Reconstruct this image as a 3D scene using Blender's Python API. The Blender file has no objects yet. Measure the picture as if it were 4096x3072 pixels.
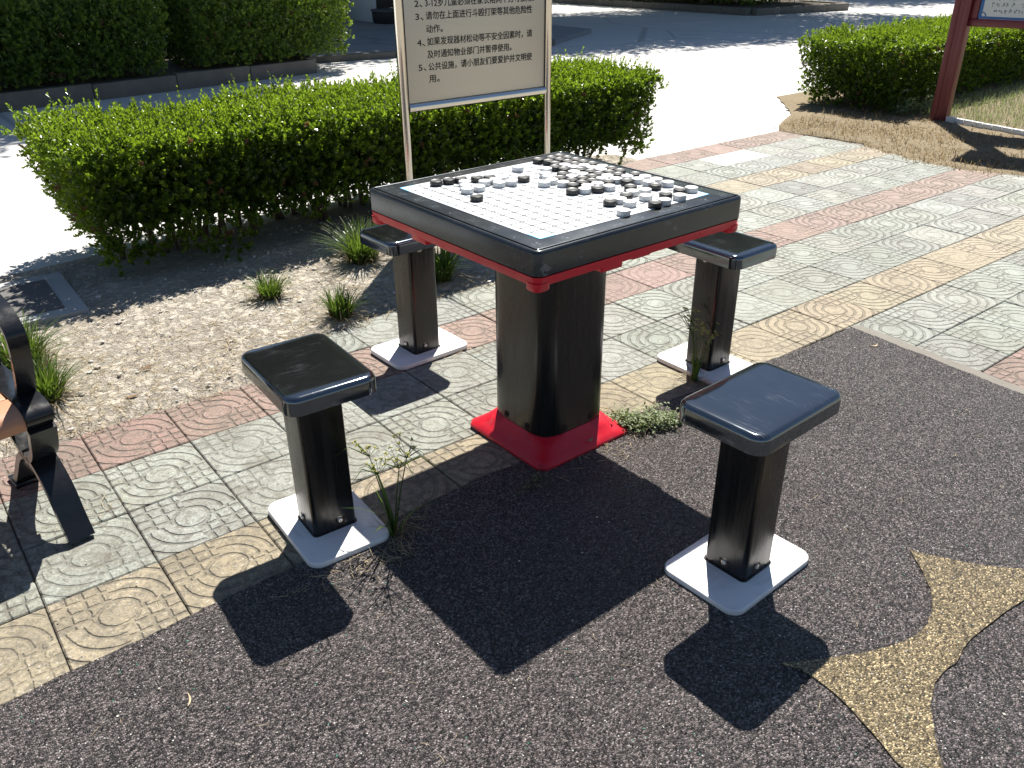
import bpy, bmesh, math, random
import numpy as np
from mathutils import Vector, Matrix
rad = math.radians
SC = bpy.context.scene
COL = SC.collection
random.seed(7)
RNG = np.random.default_rng(11)

# ------------------------------------------------------------------ camera, sky, sun, exposure
cam = bpy.data.cameras.new("camera")
cam.sensor_fit = 'HORIZONTAL'; cam.sensor_width = 36.0
cam.lens = 3331.2 / 4096 * 36
cam.clip_start = 0.05; cam.clip_end = 600
cam_o = bpy.data.objects.new("camera", cam); COL.objects.link(cam_o)
cam_o.location = (-1.4912, -1.6772, 1.3408)
cam_o.rotation_euler = (1.0861, 0.0074, -0.6808)
SC.camera = cam_o

SUN = Vector((0.51, 0.455, 1.0)).normalized()
W = bpy.data.worlds.new("World"); SC.world = W; W.use_nodes = True
wn = W.node_tree; bg = wn.nodes["Background"]
sky = wn.nodes.new("ShaderNodeTexSky"); sky.sky_type = 'NISHITA'; sky.sun_disc = False
sky.sun_elevation = math.asin(SUN.z); sky.sun_rotation = math.atan2(SUN.x, SUN.y); sky.dust_density = 0.3; sky.ozone_density = 2.0
wn.links.new(sky.outputs[0], bg.inputs[0]); bg.inputs[1].default_value = 0.05
sl = bpy.data.lights.new("sun", 'SUN'); sl.energy = 5.0; sl.angle = rad(0.53); sl.color = (1.0, 0.95, 0.87)
so = bpy.data.objects.new("sun", sl); COL.objects.link(so)
so.rotation_euler = SUN.to_track_quat('Z', 'Y').to_euler()
VS = SC.view_settings
VS.view_transform = 'Standard'; VS.look = 'None'; VS.gamma = 1.0; VS.use_curve_mapping = False
VS.exposure = 0.95
SC.cycles.max_bounces = 8; SC.cycles.transparent_max_bounces = 8
SC.cycles.use_denoising = True

# ------------------------------------------------------------------ object helpers
def tag(o, label=None, cat=None, group=None, kind=None):
    if label: o["label"] = label
    if cat: o["category"] = cat
    if group: o["group"] = group
    if kind: o["kind"] = kind
    return o

def thing(name, label, cat, loc=(0, 0, 0), rz=0.0, group=None):
    o = bpy.data.objects.new(name, None); COL.objects.link(o)
    o.empty_display_size = 0.1
    o.location = loc; o.rotation_euler = (0, 0, rz)
    return tag(o, label, cat, group)

def mesh_obj(name, verts, faces, mat, parent=None, smooth=False, auto=None):
    me = bpy.data.meshes.new(name)
    me.from_pydata([tuple(v) for v in verts], [], [tuple(f) for f in faces])
    me.update()
    if mat: me.materials.append(mat)
    if smooth:
        me.polygons.foreach_set("use_smooth", [True] * len(me.polygons))
        if auto: me.set_sharp_from_angle(angle=rad(auto))
    o = bpy.data.objects.new(name, me); COL.objects.link(o)
    if parent: o.parent = parent
    return o

class MB:
    """collects shapes that become ONE mesh object"""
    def __init__(s): s.v = []; s.f = []
    def add(s, vs, fs, M=None):
        n = len(s.v)
        s.v += [tuple(M @ Vector(v)) if M is not None else tuple(v) for v in vs]
        s.f += [tuple(i + n for i in f) for f in fs]
    def lathe_loops(s, loops, cap0=True, cap1=True, M=None):
        """loops: list of equal-length closed rings, bottom to top (CCW from above)"""
        n = len(loops[0]); vs = [p for L in loops for p in L]; fs = []
        for k in range(len(loops) - 1):
            for i in range(n):
                j = (i + 1) % n
                fs.append((k * n + i, k * n + j, (k + 1) * n + j, (k + 1) * n + i))
        if cap0: fs.append(tuple(reversed(range(n))))
        if cap1: fs.append(tuple(range((len(loops) - 1) * n, len(loops) * n)))
        s.add(vs, fs, M)
    def box(s, x0, x1, y0, y1, z0, z1, b=0.0, M=None):
        if b <= 0:
            s.lathe_loops([[(x0, y0, z), (x1, y0, z), (x1, y1, z), (x0, y1, z)] for z in (z0, z1)], M=M)
        else:
            s.rbox((x0 + x1) / 2, (y0 + y1) / 2, (x1 - x0) / 2, (y1 - y0) / 2, b, [(b, z0), (b * .3, z0 + b * .3), (0, z0 + b), (0, z1 - b), (b * .3, z1 - b * .3), (b, z1)], seg=2, M=M)
    def rbox(s, cx, cy, hx, hy, r, levels, seg=5, M=None, cap0=True, cap1=True):
        s.lathe_loops([rrect(cx, cy, hx - ins, hy - ins, max(r - ins, 0.0008), z, seg) for ins, z in levels], cap0, cap1, M)
    def tube(s, pts, r, n=8, cap=True, M=None):
        pts = [Vector(p) for p in pts]; rr = r if isinstance(r, (list, tuple)) else [r] * len(pts)
        loops = []; prev = None
        for i, p in enumerate(pts):
            d = (pts[min(i + 1, len(pts) - 1)] - pts[max(i - 1, 0)]).normalized()
            if prev is None:
                a = Vector((0, 0, 1)) if abs(d.z) < .9 else Vector((1, 0, 0))
                u = d.cross(a).normalized()
            else:
                u = (prev - d * prev.dot(d)).normalized()
            prev = u; w = d.cross(u)
            loops.append([p + (u * math.cos(t) + w * math.sin(t)) * rr[i] for t in [2 * math.pi * k / n for k in range(n)]])
        s.lathe_loops(loops, cap, cap, M)
    def strip(s, prof, w0, w1, th, M=None):
        """band following 2-D profile [(t,z)] in the (y,z) plane, from x=w0 to w1, thickness th to the left of travel"""
        P = [Vector((0, a, b)) for a, b in prof]; vs = []
        for i, p in enumerate(P):
            d = (P[min(i + 1, len(P) - 1)] - P[max(i - 1, 0)]).normalized()
            nrm = Vector((0, -d.z, d.y)) * (th[i] if isinstance(th, (list, tuple)) else th)
            vs += [(w0, p.y, p.z), (w1, p.y, p.z), (w1, p.y + nrm.y, p.z + nrm.z), (w0, p.y + nrm.y, p.z + nrm.z)]
        fs = []
        for i in range(len(P) - 1):
            for k in range(4):
                j = (k + 1) % 4
                fs.append((i * 4 + k, i * 4 + j, i * 4 + 4 + j, i * 4 + 4 + k))
        m = (len(P) - 1) * 4
        fs += [(3, 2, 1, 0), (m, m + 1, m + 2, m + 3)]
        s.add(vs, fs, M)
    def build(s, name, mat, parent=None, smooth=True, auto=35):
        o = mesh_obj(name, s.v, s.f, mat, parent, smooth, auto)
        bm = bmesh.new(); bm.from_mesh(o.data); bmesh.ops.recalc_face_normals(bm, faces=bm.faces); bm.to_mesh(o.data); bm.free()
        return o

def rrect(cx, cy, hx, hy, r, z, seg=5):
    out = []
    for qx, qy, a0 in ((1, 1, 0), (-1, 1, 90), (-1, -1, 180), (1, -1, 270)):
        for k in range(seg + 1):
            a = rad(a0 + 90 * k / seg)
            out.append((cx + qx * (hx - r) + r * math.cos(a), cy + qy * (hy - r) + r * math.sin(a), z))
    return out

def raw_mesh(name, co, quads, mat, parent=None, smooth=False, attr=None):
    """fast mesh from numpy: co (n,3), quads (m,4) or tris (m,3)"""
    me = bpy.data.meshes.new(name)
    k = quads.shape[1]; m = len(quads)
    me.vertices.add(len(co)); me.vertices.foreach_set("co", co.astype(np.float32).ravel())
    me.loops.add(m * k); me.loops.foreach_set("vertex_index", quads.astype(np.int32).ravel())
    me.polygons.add(m); me.polygons.foreach_set("loop_start", np.arange(0, m * k, k, dtype=np.int32))
    if attr is not None:
        a = me.attributes.new("tone", 'FLOAT', 'POINT'); a.data.foreach_set("value", attr.astype(np.float32))
    me.update(calc_edges=True); me.validate()
    if smooth: me.polygons.foreach_set("use_smooth", [True] * m)
    me.materials.append(mat)
    o = bpy.data.objects.new(name, me); COL.objects.link(o)
    if parent: o.parent = parent
    return o

# ------------------------------------------------------------------ material helpers
class NT:
    def __init__(s, name, rough=0.5, metal=0.0, spec=0.5, color=(.5, .5, .5)):
        s.m = bpy.data.materials.new(name); s.m.use_nodes = True
        s.t = s.m.node_tree; s.b = s.t.nodes["Principled BSDF"]
        s.set("Roughness", rough); s.set("Metallic", metal); s.set("Specular IOR Level", spec)
        s.set("Base Color", color)
        s._tc = None
    def set(s, k, v):
        if hasattr(v, "is_output"): s.t.links.new(v, s.b.inputs[k])
        elif isinstance(v, (tuple, list)): s.b.inputs[k].default_value = (*v[:3], 1)
        else: s.b.inputs[k].default_value = v
    def n(s, typ, **kw):
        nd = s.t.nodes.new(typ)
        for k, v in kw.items(): setattr(nd, k, v)
        return nd
    def inp(s, nd, k, v):
        if v is None: return
        if hasattr(v, "is_output"): s.t.links.new(v, nd.inputs[k])
        elif isinstance(v, (tuple, list)) and nd.inputs[k].type == 'RGBA': nd.inputs[k].default_value = (*v[:3], 1)
        else: nd.inputs[k].default_value = v
    def obj(s):
        if s._tc is None: s._tc = s.n("ShaderNodeTexCoord")
        return s._tc.outputs["Object"]
    def pos(s): return s.n("ShaderNodeNewGeometry").outputs["Position"]
    def mapping(s, vec, scale=(1, 1, 1), rot=(0, 0, 0), loc=(0, 0, 0)):
        nd = s.n("ShaderNodeMapping"); s.inp(nd, 0, vec)
        nd.inputs["Scale"].default_value = scale; nd.inputs["Rotation"].default_value = rot; nd.inputs["Location"].default_value = loc
        return nd.outputs[0]
    def noise(s, scale, detail=3, rough=.55, vec=None, dist=0.0, col=False):
        nd = s.n("ShaderNodeTexNoise"); s.inp(nd, "Vector", vec if vec is not None else s.obj())
        nd.inputs["Scale"].default_value = scale; nd.inputs["Detail"].default_value = detail
        nd.inputs["Roughness"].default_value = rough; nd.inputs["Distortion"].default_value = dist
        return nd.outputs["Color" if col else "Fac"]
    def vor(s, scale, feature='F1', vec=None, out="Distance", rnd=1.0):
        nd = s.n("ShaderNodeTexVoronoi", feature=feature); s.inp(nd, "Vector", vec if vec is not None else s.obj())
        nd.inputs["Scale"].default_value = scale; nd.inputs["Randomness"].default_value = rnd
        return nd.outputs[out]
    def m_(s, op, a, b=None, c=None, clamp=False):
        nd = s.n("ShaderNodeMath", operation=op); nd.use_clamp = clamp
        s.inp(nd, 0, a); s.inp(nd, 1, b); s.inp(nd, 2, c)
        return nd.outputs[0]
    def step(s, v, lo, hi):
        nd = s.n("ShaderNodeMapRange", interpolation_type='SMOOTHSTEP')
        s.inp(nd, 0, v); nd.inputs[1].default_value = lo; nd.inputs[2].default_value = hi
        return nd.outputs[0]
    def rng(s, v, lo, hi, a, b):
        nd = s.n("ShaderNodeMapRange"); s.inp(nd, 0, v)
        for k, x in zip((1, 2, 3, 4), (lo, hi, a, b)): nd.inputs[k].default_value = x
        return nd.outputs[0]
    def mix(s, f, a, b, blend='MIX'):
        nd = s.n("ShaderNodeMix", data_type='RGBA', blend_type=blend)
        s.inp(nd, 0, f); s.inp(nd, 6, a); s.inp(nd, 7, b)
        return nd.outputs[2]
    def ramp(s, v, stops):
        nd = s.n("ShaderNodeValToRGB"); s.inp(nd, 0, v); el = nd.color_ramp.elements
        while len(el) < len(stops): el.new(0.5)
        for e, (p, c) in zip(el, stops): e.position = p; e.color = (*c, 1)
        return nd.outputs[0]
    def attr(s, name, out="Color"):
        nd = s.n("ShaderNodeAttribute"); nd.attribute_name = name; return nd.outputs[out]
    def sep(s, v):
        nd = s.n("ShaderNodeSeparateXYZ"); s.inp(nd, 0, v); return nd.outputs
    def comb(s, x, y, z=0.0):
        nd = s.n("ShaderNodeCombineXYZ"); s.inp(nd, 0, x); s.inp(nd, 1, y); s.inp(nd, 2, z); return nd.outputs[0]
    def bump(s, h, strength=.5, dist=.01, normal=None):
        nd = s.n("ShaderNodeBump"); s.inp(nd, "Height", h); nd.inputs["Strength"].default_value = strength
        nd.inputs["Distance"].default_value = dist; s.inp(nd, "Normal", normal)
        s.t.links.new(nd.outputs[0], s.b.inputs["Normal"]); return nd.outputs[0]

def scratch_mask(N, seed):
    """thin short scratches in several directions"""
    out = None
    for k, (rz, off) in enumerate(((25, 0.0), (70, 3.1), (118, 7.7), (160, 5.2))):
        v = N.mapping(N.obj(), (22, 700, 60), (0, 0, rad(rz + seed)), (off, off * 2, 0))
        a = N.step(N.noise(1.0, 0, .4, vec=v, dist=.15), .74, .80)
        out = a if out is None else N.m_('MAXIMUM', out, a)
    zone = N.step(N.noise(8, 2), .48, .66)
    return N.m_('MULTIPLY', out, zone)

def black_plastic(name, rough, seed=0, dust=.25, ior=1.5, scr=.5):
    N = NT(name, rough, 0, .5)
    N.set("IOR", ior); N.set("Specular Tint", (.78, .9, 1.0))  # blue tint on reflections stands in for a bluer sky
    base = N.mix(N.noise(40, 4), (.005, .0052, .0056), (.010, .0102, .0108))
    d = N.m_('MULTIPLY', N.step(N.noise(4, 3, .6), .2, .85), dust)
    base = N.mix(d, base, (.06, .065, .07))
    r = N.rng(N.noise(12, 4, .6), .3, .7, rough * .9, rough * 1.15)
    s = scratch_mask(N, seed)
    sp = N.m_('MULTIPLY', N.step(N.vor(210, out="Distance"), .13, .06), N.step(N.noise(13, 3), .54, .64))
    s2 = N.m_('MAXIMUM', N.m_('MULTIPLY', s, scr), N.m_('MULTIPLY', sp, .6))
    base = N.mix(s2, base, (.32, .34, .37))
    r = N.m_('ADD', r, N.m_('MULTIPLY', s2, .3))
    if dust > .3:   # worn pale engraved motifs along the four borders
        o = N.sep(N.obj()); ax, ay = N.m_('ABSOLUTE', o[0]), N.m_('ABSOLUTE', o[1])
        mxx, mnn = N.m_('MAXIMUM', ax, ay), N.m_('MINIMUM', ax, ay)
        band = N.step(N.m_('ABSOLUTE', N.m_('SUBTRACT', mxx, .323)), .014, .008)
        along = N.step(N.m_('ABSOLUTE', N.m_('SUBTRACT', N.m_('FRACT', N.m_('DIVIDE', N.m_('ADD', mnn, .04), .08)), .5)), .24, .14)
        blot = N.step(N.noise(190, 3, .75, dist=1.2), .56, .64)
        up = N.m_('GREATER_THAN', o[2], .7485)
        mk = N.m_('MULTIPLY', N.m_('MULTIPLY', band, along), N.m_('MULTIPLY', blot, up))
        base = N.mix(N.m_('MULTIPLY', mk, .55), base, (.42, .45, .47))
    N.set("Base Color", base); N.set("Roughness", r)
    N.bump(N.noise(9, 2), .012, .01)
    return N.m

def mat_steel_black(name):
    N = NT(name, .24, 0, .5)
    v = N.mapping(N.obj(), (60, 60, 2.2))
    st = N.noise(1.0, 3, vec=v)
    N.set("Base Color", N.mix(st, (.005, .005, .005), (.014, .0135, .013)))
    N.set("Roughness", N.rng(st, .3, .7, .17, .36))
    N.bump(N.noise(110, 3), .08, .002)
    return N.m

M = {}
M['seat_black'] = black_plastic("seat_black", .10, 0, .06, 2.5, .22)
M['table_black'] = black_plastic("table_black", .24, 15, .40, 1.6, .3)
M['post_black'] = mat_steel_black("post_black")
N = NT("bolt_steel", .38, .85, .5); N.set("Base Color", N.mix(N.step(N.noise(90, 3), .45, .65), (.5, .48, .45), (.09, .05, .03))); M['bolt'] = N.m
N = NT("rust_smudge", .8); N.set("Base Color", N.mix(N.noise(120, 3), (.006, .005, .004), (.05, .025, .015))); M['rust'] = N.m

def white_plate():
    N = NT("white_plate", .42)
    grime = N.step(N.noise(13, 5, .65), .48, .72)
    streak = N.step(N.noise(1, 4, vec=N.mapping(N.obj(), (30, 9, 30))), .55, .78)
    c = N.mix(N.m_('MULTIPLY', grime, .3), (.84, .83, .82), (.42, .40, .38))
    c = N.mix(N.m_('MULTIPLY', streak, .3), c, (.3, .28, .27))
    N.set("Base Color", c); N.bump(N.noise(70, 3), .08, .003); return N.m
M['plate'] = white_plate()

def red_plastic():
    N = NT("red_plastic", .34)
    c = N.mix(N.noise(8, 4, .6), (.56, .008, .022), (.68, .018, .038))
    c = N.mix(N.m_('MULTIPLY', N.step(N.noise(34, 4, .7), .58, .74), .5), c, (.36, .14, .13))
    N.set("Base Color", c); N.set("Roughness", N.rng(N.noise(20, 3), .3, .7, .26, .5)); N.bump(N.noise(40, 3), .06, .004); return N.m
M['red'] = red_plastic()

def board_mat():
    N = NT("go_board", .5)
    o = N.sep(N.obj()); half = .2825; cell = half * 2 / 15
    def loc(c): return N.m_('SUBTRACT', N.m_('FRACT', N.m_('DIVIDE', N.m_('ADD', c, half), cell)), .5)
    ax, ay = N.m_('ABSOLUTE', loc(o[0])), N.m_('ABSOLUTE', loc(o[1]))
    r = .17; hb = .5 - r
    qx, qy = N.m_('SUBTRACT', ax, hb), N.m_('SUBTRACT', ay, hb)
    mx, my = N.m_('MAXIMUM', qx, 0.0), N.m_('MAXIMUM', qy, 0.0)
    d = N.m_('SQRT', N.m_('ADD', N.m_('MULTIPLY', mx, mx), N.m_('MULTIPLY', my, my)))
    line = N.step(d, r - .078, r - .040)
    inside = N.m_('LESS_THAN', N.m_('MAXIMUM', N.m_('ABSOLUTE', o[0]), N.m_('ABSOLUTE', o[1])), half + .0012)
    line = N.m_('MULTIPLY', line, inside)
    dash = N.m_('MULTIPLY', N.step(N.m_('ABSOLUTE', N.m_('SUBTRACT', d, r - .085)), .016, .006), N.m_('GREATER_THAN', N.m_('SINE', N.m_('MULTIPLY', N.m_('ADD', o[0], N.m_('MULTIPLY', o[1], 1.0)), 1700)), .2))
    line = N.m_('MAXIMUM', line, N.m_('MULTIPLY', N.m_('MULTIPLY', dash, inside), .3))
    c = N.mix(N.noise(14, 4), (.50, .53, .55), (.57, .58, .59))
    c = N.mix(line, c, (.012, .016, .025))
    corner = N.m_('GREATER_THAN', N.m_('MINIMUM', N.m_('ABSOLUTE', o[0]), N.m_('ABSOLUTE', o[1])), .250)
    edge = N.m_('GREATER_THAN', N.m_('MAXIMUM', N.m_('ABSOLUTE', o[0]), N.m_('ABSOLUTE', o[1])), .2935)
    c = N.mix(N.m_('MULTIPLY', corner, edge), c, (.12, .42, .62))
    N.set("Base Color", c); return N.m
M['board'] = board_mat()

N = NT("disc_white", .4); N.set("Base Color", N.mix(N.noise(60, 4), (.70, .70, .69), (.80, .80, .79))); M['disc_white'] = N.m
N = NT("disc_black", .42); N.set("Base Color", N.mix(N.step(N.noise(300, 4, .7), .4, .7), (.022, .022, .022), (.065, .065, .063))); M['disc_black'] = N.m
N = NT("disc_black_dish", .5); N.set("Base Color", N.mix(N.step(N.noise(420, 3, .7), .35, .7), (.10, .103, .10), (.19, .195, .19))); N.bump(N.noise(700, 2), .3, .001); M['disc_dish'] = N.m  # grey of dust and glossy reflection put into the dish colour

def tile_mat():
    N = NT("paving_tile", .85, 0, .35)
    uv = N.n("ShaderNodeUVMap"); uv.uv_map = "tile"
    x, y = N.sep(uv.outputs[0])[:2]
    wob = N.m_('MULTIPLY', N.m_('SUBTRACT', N.noise(26, 4), .5), .055)
    x2 = N.m_('ADD', x, wob); y2 = N.m_('SUBTRACT', y, wob)
    ax, ay = N.m_('ABSOLUTE', x2), N.m_('ABSOLUTE', y2)
    r = N.m_('SQRT', N.m_('ADD', N.m_('MULTIPLY', x2, x2), N.m_('MULTIPLY', y2, y2)))
    quad = N.m_('GREATER_THAN', N.m_('MULTIPLY', x2, y2), 0.0)
    def near(v, k, w=.020): return N.step(N.m_('ABSOLUTE', N.m_('SUBTRACT', v, k)), w * 1.5, w * .45)
    def mx(*a):
        o = a[0]
        for b in a[1:]: o = N.m_('MAXIMUM', o, b)
        return o
    arcs = N.m_('MULTIPLY', mx(near(r, .31), near(r, .445), near(r, .59)), quad)
    gl = mx(near(ax, .072), near(ax, .215), near(ax, .36), near(ay, .072), near(ay, .215), near(ay, .36))
    grid = N.m_('MULTIPLY', N.m_('MULTIPLY', gl, N.m_('GREATER_THAN', r, .18)), N.m_('SUBTRACT', 1.0, quad))
    axis = N.m_('MULTIPLY', mx(near(ax, 0.0, .012), near(ay, 0.0, .012)), N.m_('GREATER_THAN', r, .18))
    g = mx(arcs, grid, near(r, .178))
    col = N.n("ShaderNodeVertexColor"); col.layer_name = "tilecol"
    wear = col.outputs["Alpha"]
    worn = N.m_('MULTIPLY', g, wear)
    edge = N.step(mx(N.m_('ABSOLUTE', x), N.m_('ABSOLUTE', y)), .478, .496)
    dirt = N.step(N.noise(5.5, 7, .72), .38, .66)
    fine = N.noise(150, 5, .75)
    blot = N.noise(34, 6, .78, dist=.4)
    P3 = N.sep(N.obj())
    away = N.step(N.m_('ADD', N.m_('MULTIPLY', P3[0], .55), N.m_('MULTIPLY', P3[1], .35)), -.7, 1.3)
    grimy = N.rng(away, 0, 1, 1.0, .42)
    c = N.mix(N.m_('MULTIPLY', N.noise(55, 5, .7), .45), col.outputs[0], (.32, .305, .27))
    c = N.mix(N.m_('MULTIPLY', N.m_('MULTIPLY', N.step(blot, .46, .62), .62), grimy), c, (.12, .108, .088))
    c = N.mix(N.m_('MULTIPLY', N.m_('MULTIPLY', N.step(fine, .45, .66), .55), grimy), c, (.075, .07, .058))
    c = N.mix(N.m_('MULTIPLY', N.step(N.noise(120, 3, .7), .58, .66), .45), c, (.60, .59, .54))
    c = N.mix(N.m_('MULTIPLY', N.m_('MULTIPLY', dirt, .55), grimy), c, (.14, .125, .098))
    gj = N.m_('MULTIPLY', worn, N.rng(N.noise(17, 4, .7), .3, .65, .25, 1.0))
    c = N.mix(N.m_('MULTIPLY', gj, .58), c, (.10, .09, .072))
    c = N.mix(N.m_('MULTIPLY', N.m_('MULTIPLY', edge, N.rng(N.noise(11, 4), .35, .65, .1, .6)), 1.0), c, (.09, .082, .068))
    N.set("Base Color", c)
    h = N.m_('SUBTRACT', N.m_('ADD', N.m_('MULTIPLY', fine, .35), N.m_('MULTIPLY', N.noise(40, 4), .35)), N.m_('MULTIPLY', worn, .75))
    N.bump(h, 1.0, .007)
    return N.m
M['tile'] = tile_mat()

def rubber_mat(name, dark, mid, light, tintA, tintB):
    N = NT(name, .72, 0, .45)
    cell = N.sep(N.vor(270, out="Color")); d = N.vor(270, out="Distance")
    big = N.sep(N.vor(190, out="Color")); bd = N.vor(190, out="Distance")
    c = N.ramp(cell[0], [(0.0, dark), (.40, mid), (.72, light), (.90, tuple(min(1, a * 1.7) for a in light)), (1.0, tuple(min(1, a * 3.0) for a in light))])
    c = N.mix(N.m_('MULTIPLY', cell[1], .6), c, N.mix(N.noise(5, 3), tintA, tintB), 'MULTIPLY')
    spk = N.m_('MULTIPLY', N.m_('GREATER_THAN', big[0], .955), N.step(bd, .40, .2))
    c = N.mix(spk, c, N.mix(big[2], (.30, .28, .26), (.66, .65, .63)))
    gr = N.m_('MULTIPLY', N.m_('GREATER_THAN', big[1], .994), N.step(bd, .36, .2))
    c = N.mix(gr, c, (.04, .30, .20))
    c = N.mix(N.m_('MULTIPLY', N.step(N.noise(2.2, 4), .45, .8), .3), c, (.10, .09, .085))
    c = N.mix(N.m_('MULTIPLY', N.step(N.noise(.8, 4), .45, .65), .25), c, N.mix(.5, c, (.055, .036, .032)))
    N.set("Base Color", c)
    h = N.m_('ADD', N.m_('MULTIPLY', N.m_('SUBTRACT', .6, d), 1.0), N.m_('MULTIPLY', cell[0], .9))
    N.bump(h, 1.0, .0045)
    N.set("Roughness", N.rng(cell[1], 0, 1, .26, .8)); N.set("Specular IOR Level", .6)
    return N.m
M['rubber'] = rubber_mat("rubber_black", (.005, .0046, .0046), (.024, .0205, .020), (.10, .089, .086), (1, .78, .74), (.95, .88, .94))
M['rubber_tan'] = rubber_mat("rubber_tan", (.04, .031, .018), (.155, .122, .070), (.265, .212, .128), (1, .9, .7), (.9, .9, .8))

def soil_mat():
    N = NT("dry_soil", .95, 0, .2)
    big = N.noise(2.0, 5, .6); fine = N.noise(130, 6, .72); mid = N.noise(30, 6, .75, dist=.6)
    vec = N.n("ShaderNodeVectorMath", operation='ADD'); N.inp(vec, 0, N.obj())
    nz = N.n("ShaderNodeVectorMath", operation='SCALE'); N.inp(nz, 0, N.noise(14, 4, .7, col=True)); nz.inputs[3].default_value = .09
    N.t.links.new(nz.outputs[0], vec.inputs[1])
    crack = N.vor(27, 'DISTANCE_TO_EDGE', vec=N.mapping(vec.outputs[0], (1, 1, .2)))
    c = N.ramp(fine, [(.22, (.30, .25, .19)), (.42, (.54, .485, .40)), (.72, (.70, .655, .575))])
    c = N.mix(N.m_('MULTIPLY', N.step(big, .48, .75), .4), c, (.36, .285, .20))
    c = N.mix(N.m_('MULTIPLY', N.step(mid, .55, .68), .5), c, (.22, .165, .115))
    c = N.mix(N.m_('MULTIPLY', N.step(N.noise(150, 3, .7), .60, .70), .6), c, (.66, .63, .58))
    ck = N.m_('MULTIPLY', N.step(crack, .05, .01), N.step(N.noise(5, 3), .45, .6))
    c = N.mix(N.m_('MULTIPLY', ck, .45), c, (.11, .085, .06))
    N.set("Base Color", c)
    h = N.m_('ADD', N.m_('MULTIPLY', fine, .9), N.m_('SUBTRACT', N.m_('MULTIPLY', N.step(mid, .62, .45), .8), N.m_('MULTIPLY', ck, .4)))
    N.bump(h, 1.0, .012)
    return N.m
M['soil'] = soil_mat()

def concrete_mat(name, a, b, sc=1.0, rough=.9, patch=True):
    N = NT(name, rough, 0, .3)
    c = N.mix(N.noise(1.1 * sc, 6, .65), a, b)
    c = N.mix(N.m_('MULTIPLY', N.step(N.noise(120, 4, .7), .5, .75), .25), c, tuple(v * .6 for v in a))
    if patch:
        crack = N.vor(.35, 'DISTANCE_TO_EDGE', vec=N.mapping(N.obj(), (1, 1, .1)))
        c = N.mix(N.m_('MULTIPLY', N.step(crack, .012, .003), .5), c, tuple(v * .45 for v in a))
        c = N.mix(N.m_('MULTIPLY', N.step(N.noise(.9, 5, .7), .56, .72), .3), c, tuple(v * .6 for v in a))
    N.set("Base Color", c); N.bump(N.noise(90, 5, .7), .4, .004)
    return N.m
M['road'] = concrete_mat("road_concrete", (.58, .57, .55), (.68, .67, .65))
M['kerb'] = concrete_mat("kerb_concrete", (.09, .082, .07), (.24, .22, .19), 4, patch=False)
M['slab'] = concrete_mat("paved_slab", (.24, .25, .26), (.34, .35, .35), 2)
M['mortar'] = concrete_mat("mortar", (.16, .15, .13), (.26, .24, .21), 8, patch=False)
M['ground'] = concrete_mat("far_ground", (.22, .19, .14), (.33, .30, .24))
M['bedsoil'] = concrete_mat("bed_soil", (.07, .055, .04), (.15, .12, .085), 4, patch=False)
N = NT('lawn_soil', .95, 0, .2); N.set('Base Color', N.mix(N.noise(30, 5, .7), (.12, .095, .06), (.33, .27, .18))); N.bump(N.noise(60, 4, .7), .8, .01); M['lawn_soil'] = N.m
M['manhole'] = concrete_mat("manhole_iron", (.10, .095, .09), (.17, .165, .16), 6, patch=False)
M['manhole_rim'] = concrete_mat("manhole_rim", (.36, .36, .35), (.46, .46, .45), 6, patch=False)

def leaf_mat(name, lo, hi, trans, rough=.32, tr=.5):
    N = NT(name, rough, 0, .5)
    t = N.attr("tone", "Fac")
    dead = N.m_('LESS_THAN', t, -.5)
    c = N.mix(dead, N.mix(t, lo, hi), (.20, .115, .06)); N.set("Base Color", c)
    tl = N.n("ShaderNodeBsdfTranslucent")
    N.t.links.new(N.mix(dead, N.mix(t, tuple(v * .55 for v in trans), trans), (.16, .09, .04)), tl.inputs[0])
    mx = N.n("ShaderNodeMixShader"); mx.inputs[0].default_value = tr
    N.t.links.new(N.b.outputs[0], mx.inputs[1]); N.t.links.new(tl.outputs[0], mx.inputs[2])
    out = N.t.nodes["Material Output"]; N.t.links.new(mx.outputs[0], out.inputs[0])
    return N.m
M['leaf'] = leaf_mat("hedge_leaf", (.016, .040, .010), (.085, .140, .020), (.34, .52, .028), .26, .46)
M['leaf_far'] = leaf_mat("far_hedge_leaf", (.05, .095, .024), (.17, .25, .045), (.36, .54, .04), .4, .42)
M['leaf_tree'] = leaf_mat("tree_leaf", (.035, .06, .02), (.07, .11, .03), (.09, .15, .02), .4, .35)
M['leaf_dry'] = leaf_mat("dry_leaf", (.22, .13, .06), (.42, .27, .13), (.3, .18, .08), .6, .35)
M['blade'] = leaf_mat("grass_blade", (.03, .07, .016), (.12, .18, .035), (.20, .32, .035), .38, .42)
M['blade_dry'] = leaf_mat("dry_grass_blade", (.20, .145, .07), (.44, .345, .20), (.36, .26, .12), .7, .4)
M['weed'] = leaf_mat("weed_leaf", (.14, .19, .08), (.36, .41, .24), (.26, .34, .10), .6, .35)
N = NT('seed_head', .7); N.set('Base Color', N.mix(N.noise(80, 3), (.26, .27, .06), (.48, .44, .14))); M['seedhead'] = N.m
N = NT("hedge_twig", .9); N.set("Base Color", N.mix(N.noise(60, 4), (.05, .036, .024), (.15, .11, .075))); M['twig'] = N.m
N = NT("bark", .95); N.set("Base Color", N.mix(N.noise(18, 5, .7), (.045, .033, .024), (.14, .105, .075))); N.bump(N.noise(30, 4), .8, .02); M['bark'] = N.m
N = NT("straw", .8); N.set("Base Color", N.mix(N.noise(30, 3), (.34, .25, .13), (.62, .53, .36))); M['straw'] = N.m
N = NT("pebble", .85); N.set("Base Color", N.mix(N.vor(25, out="Color"), (.36, .32, .26), (.66, .63, .57))); M['pebble'] = N.m

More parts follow.
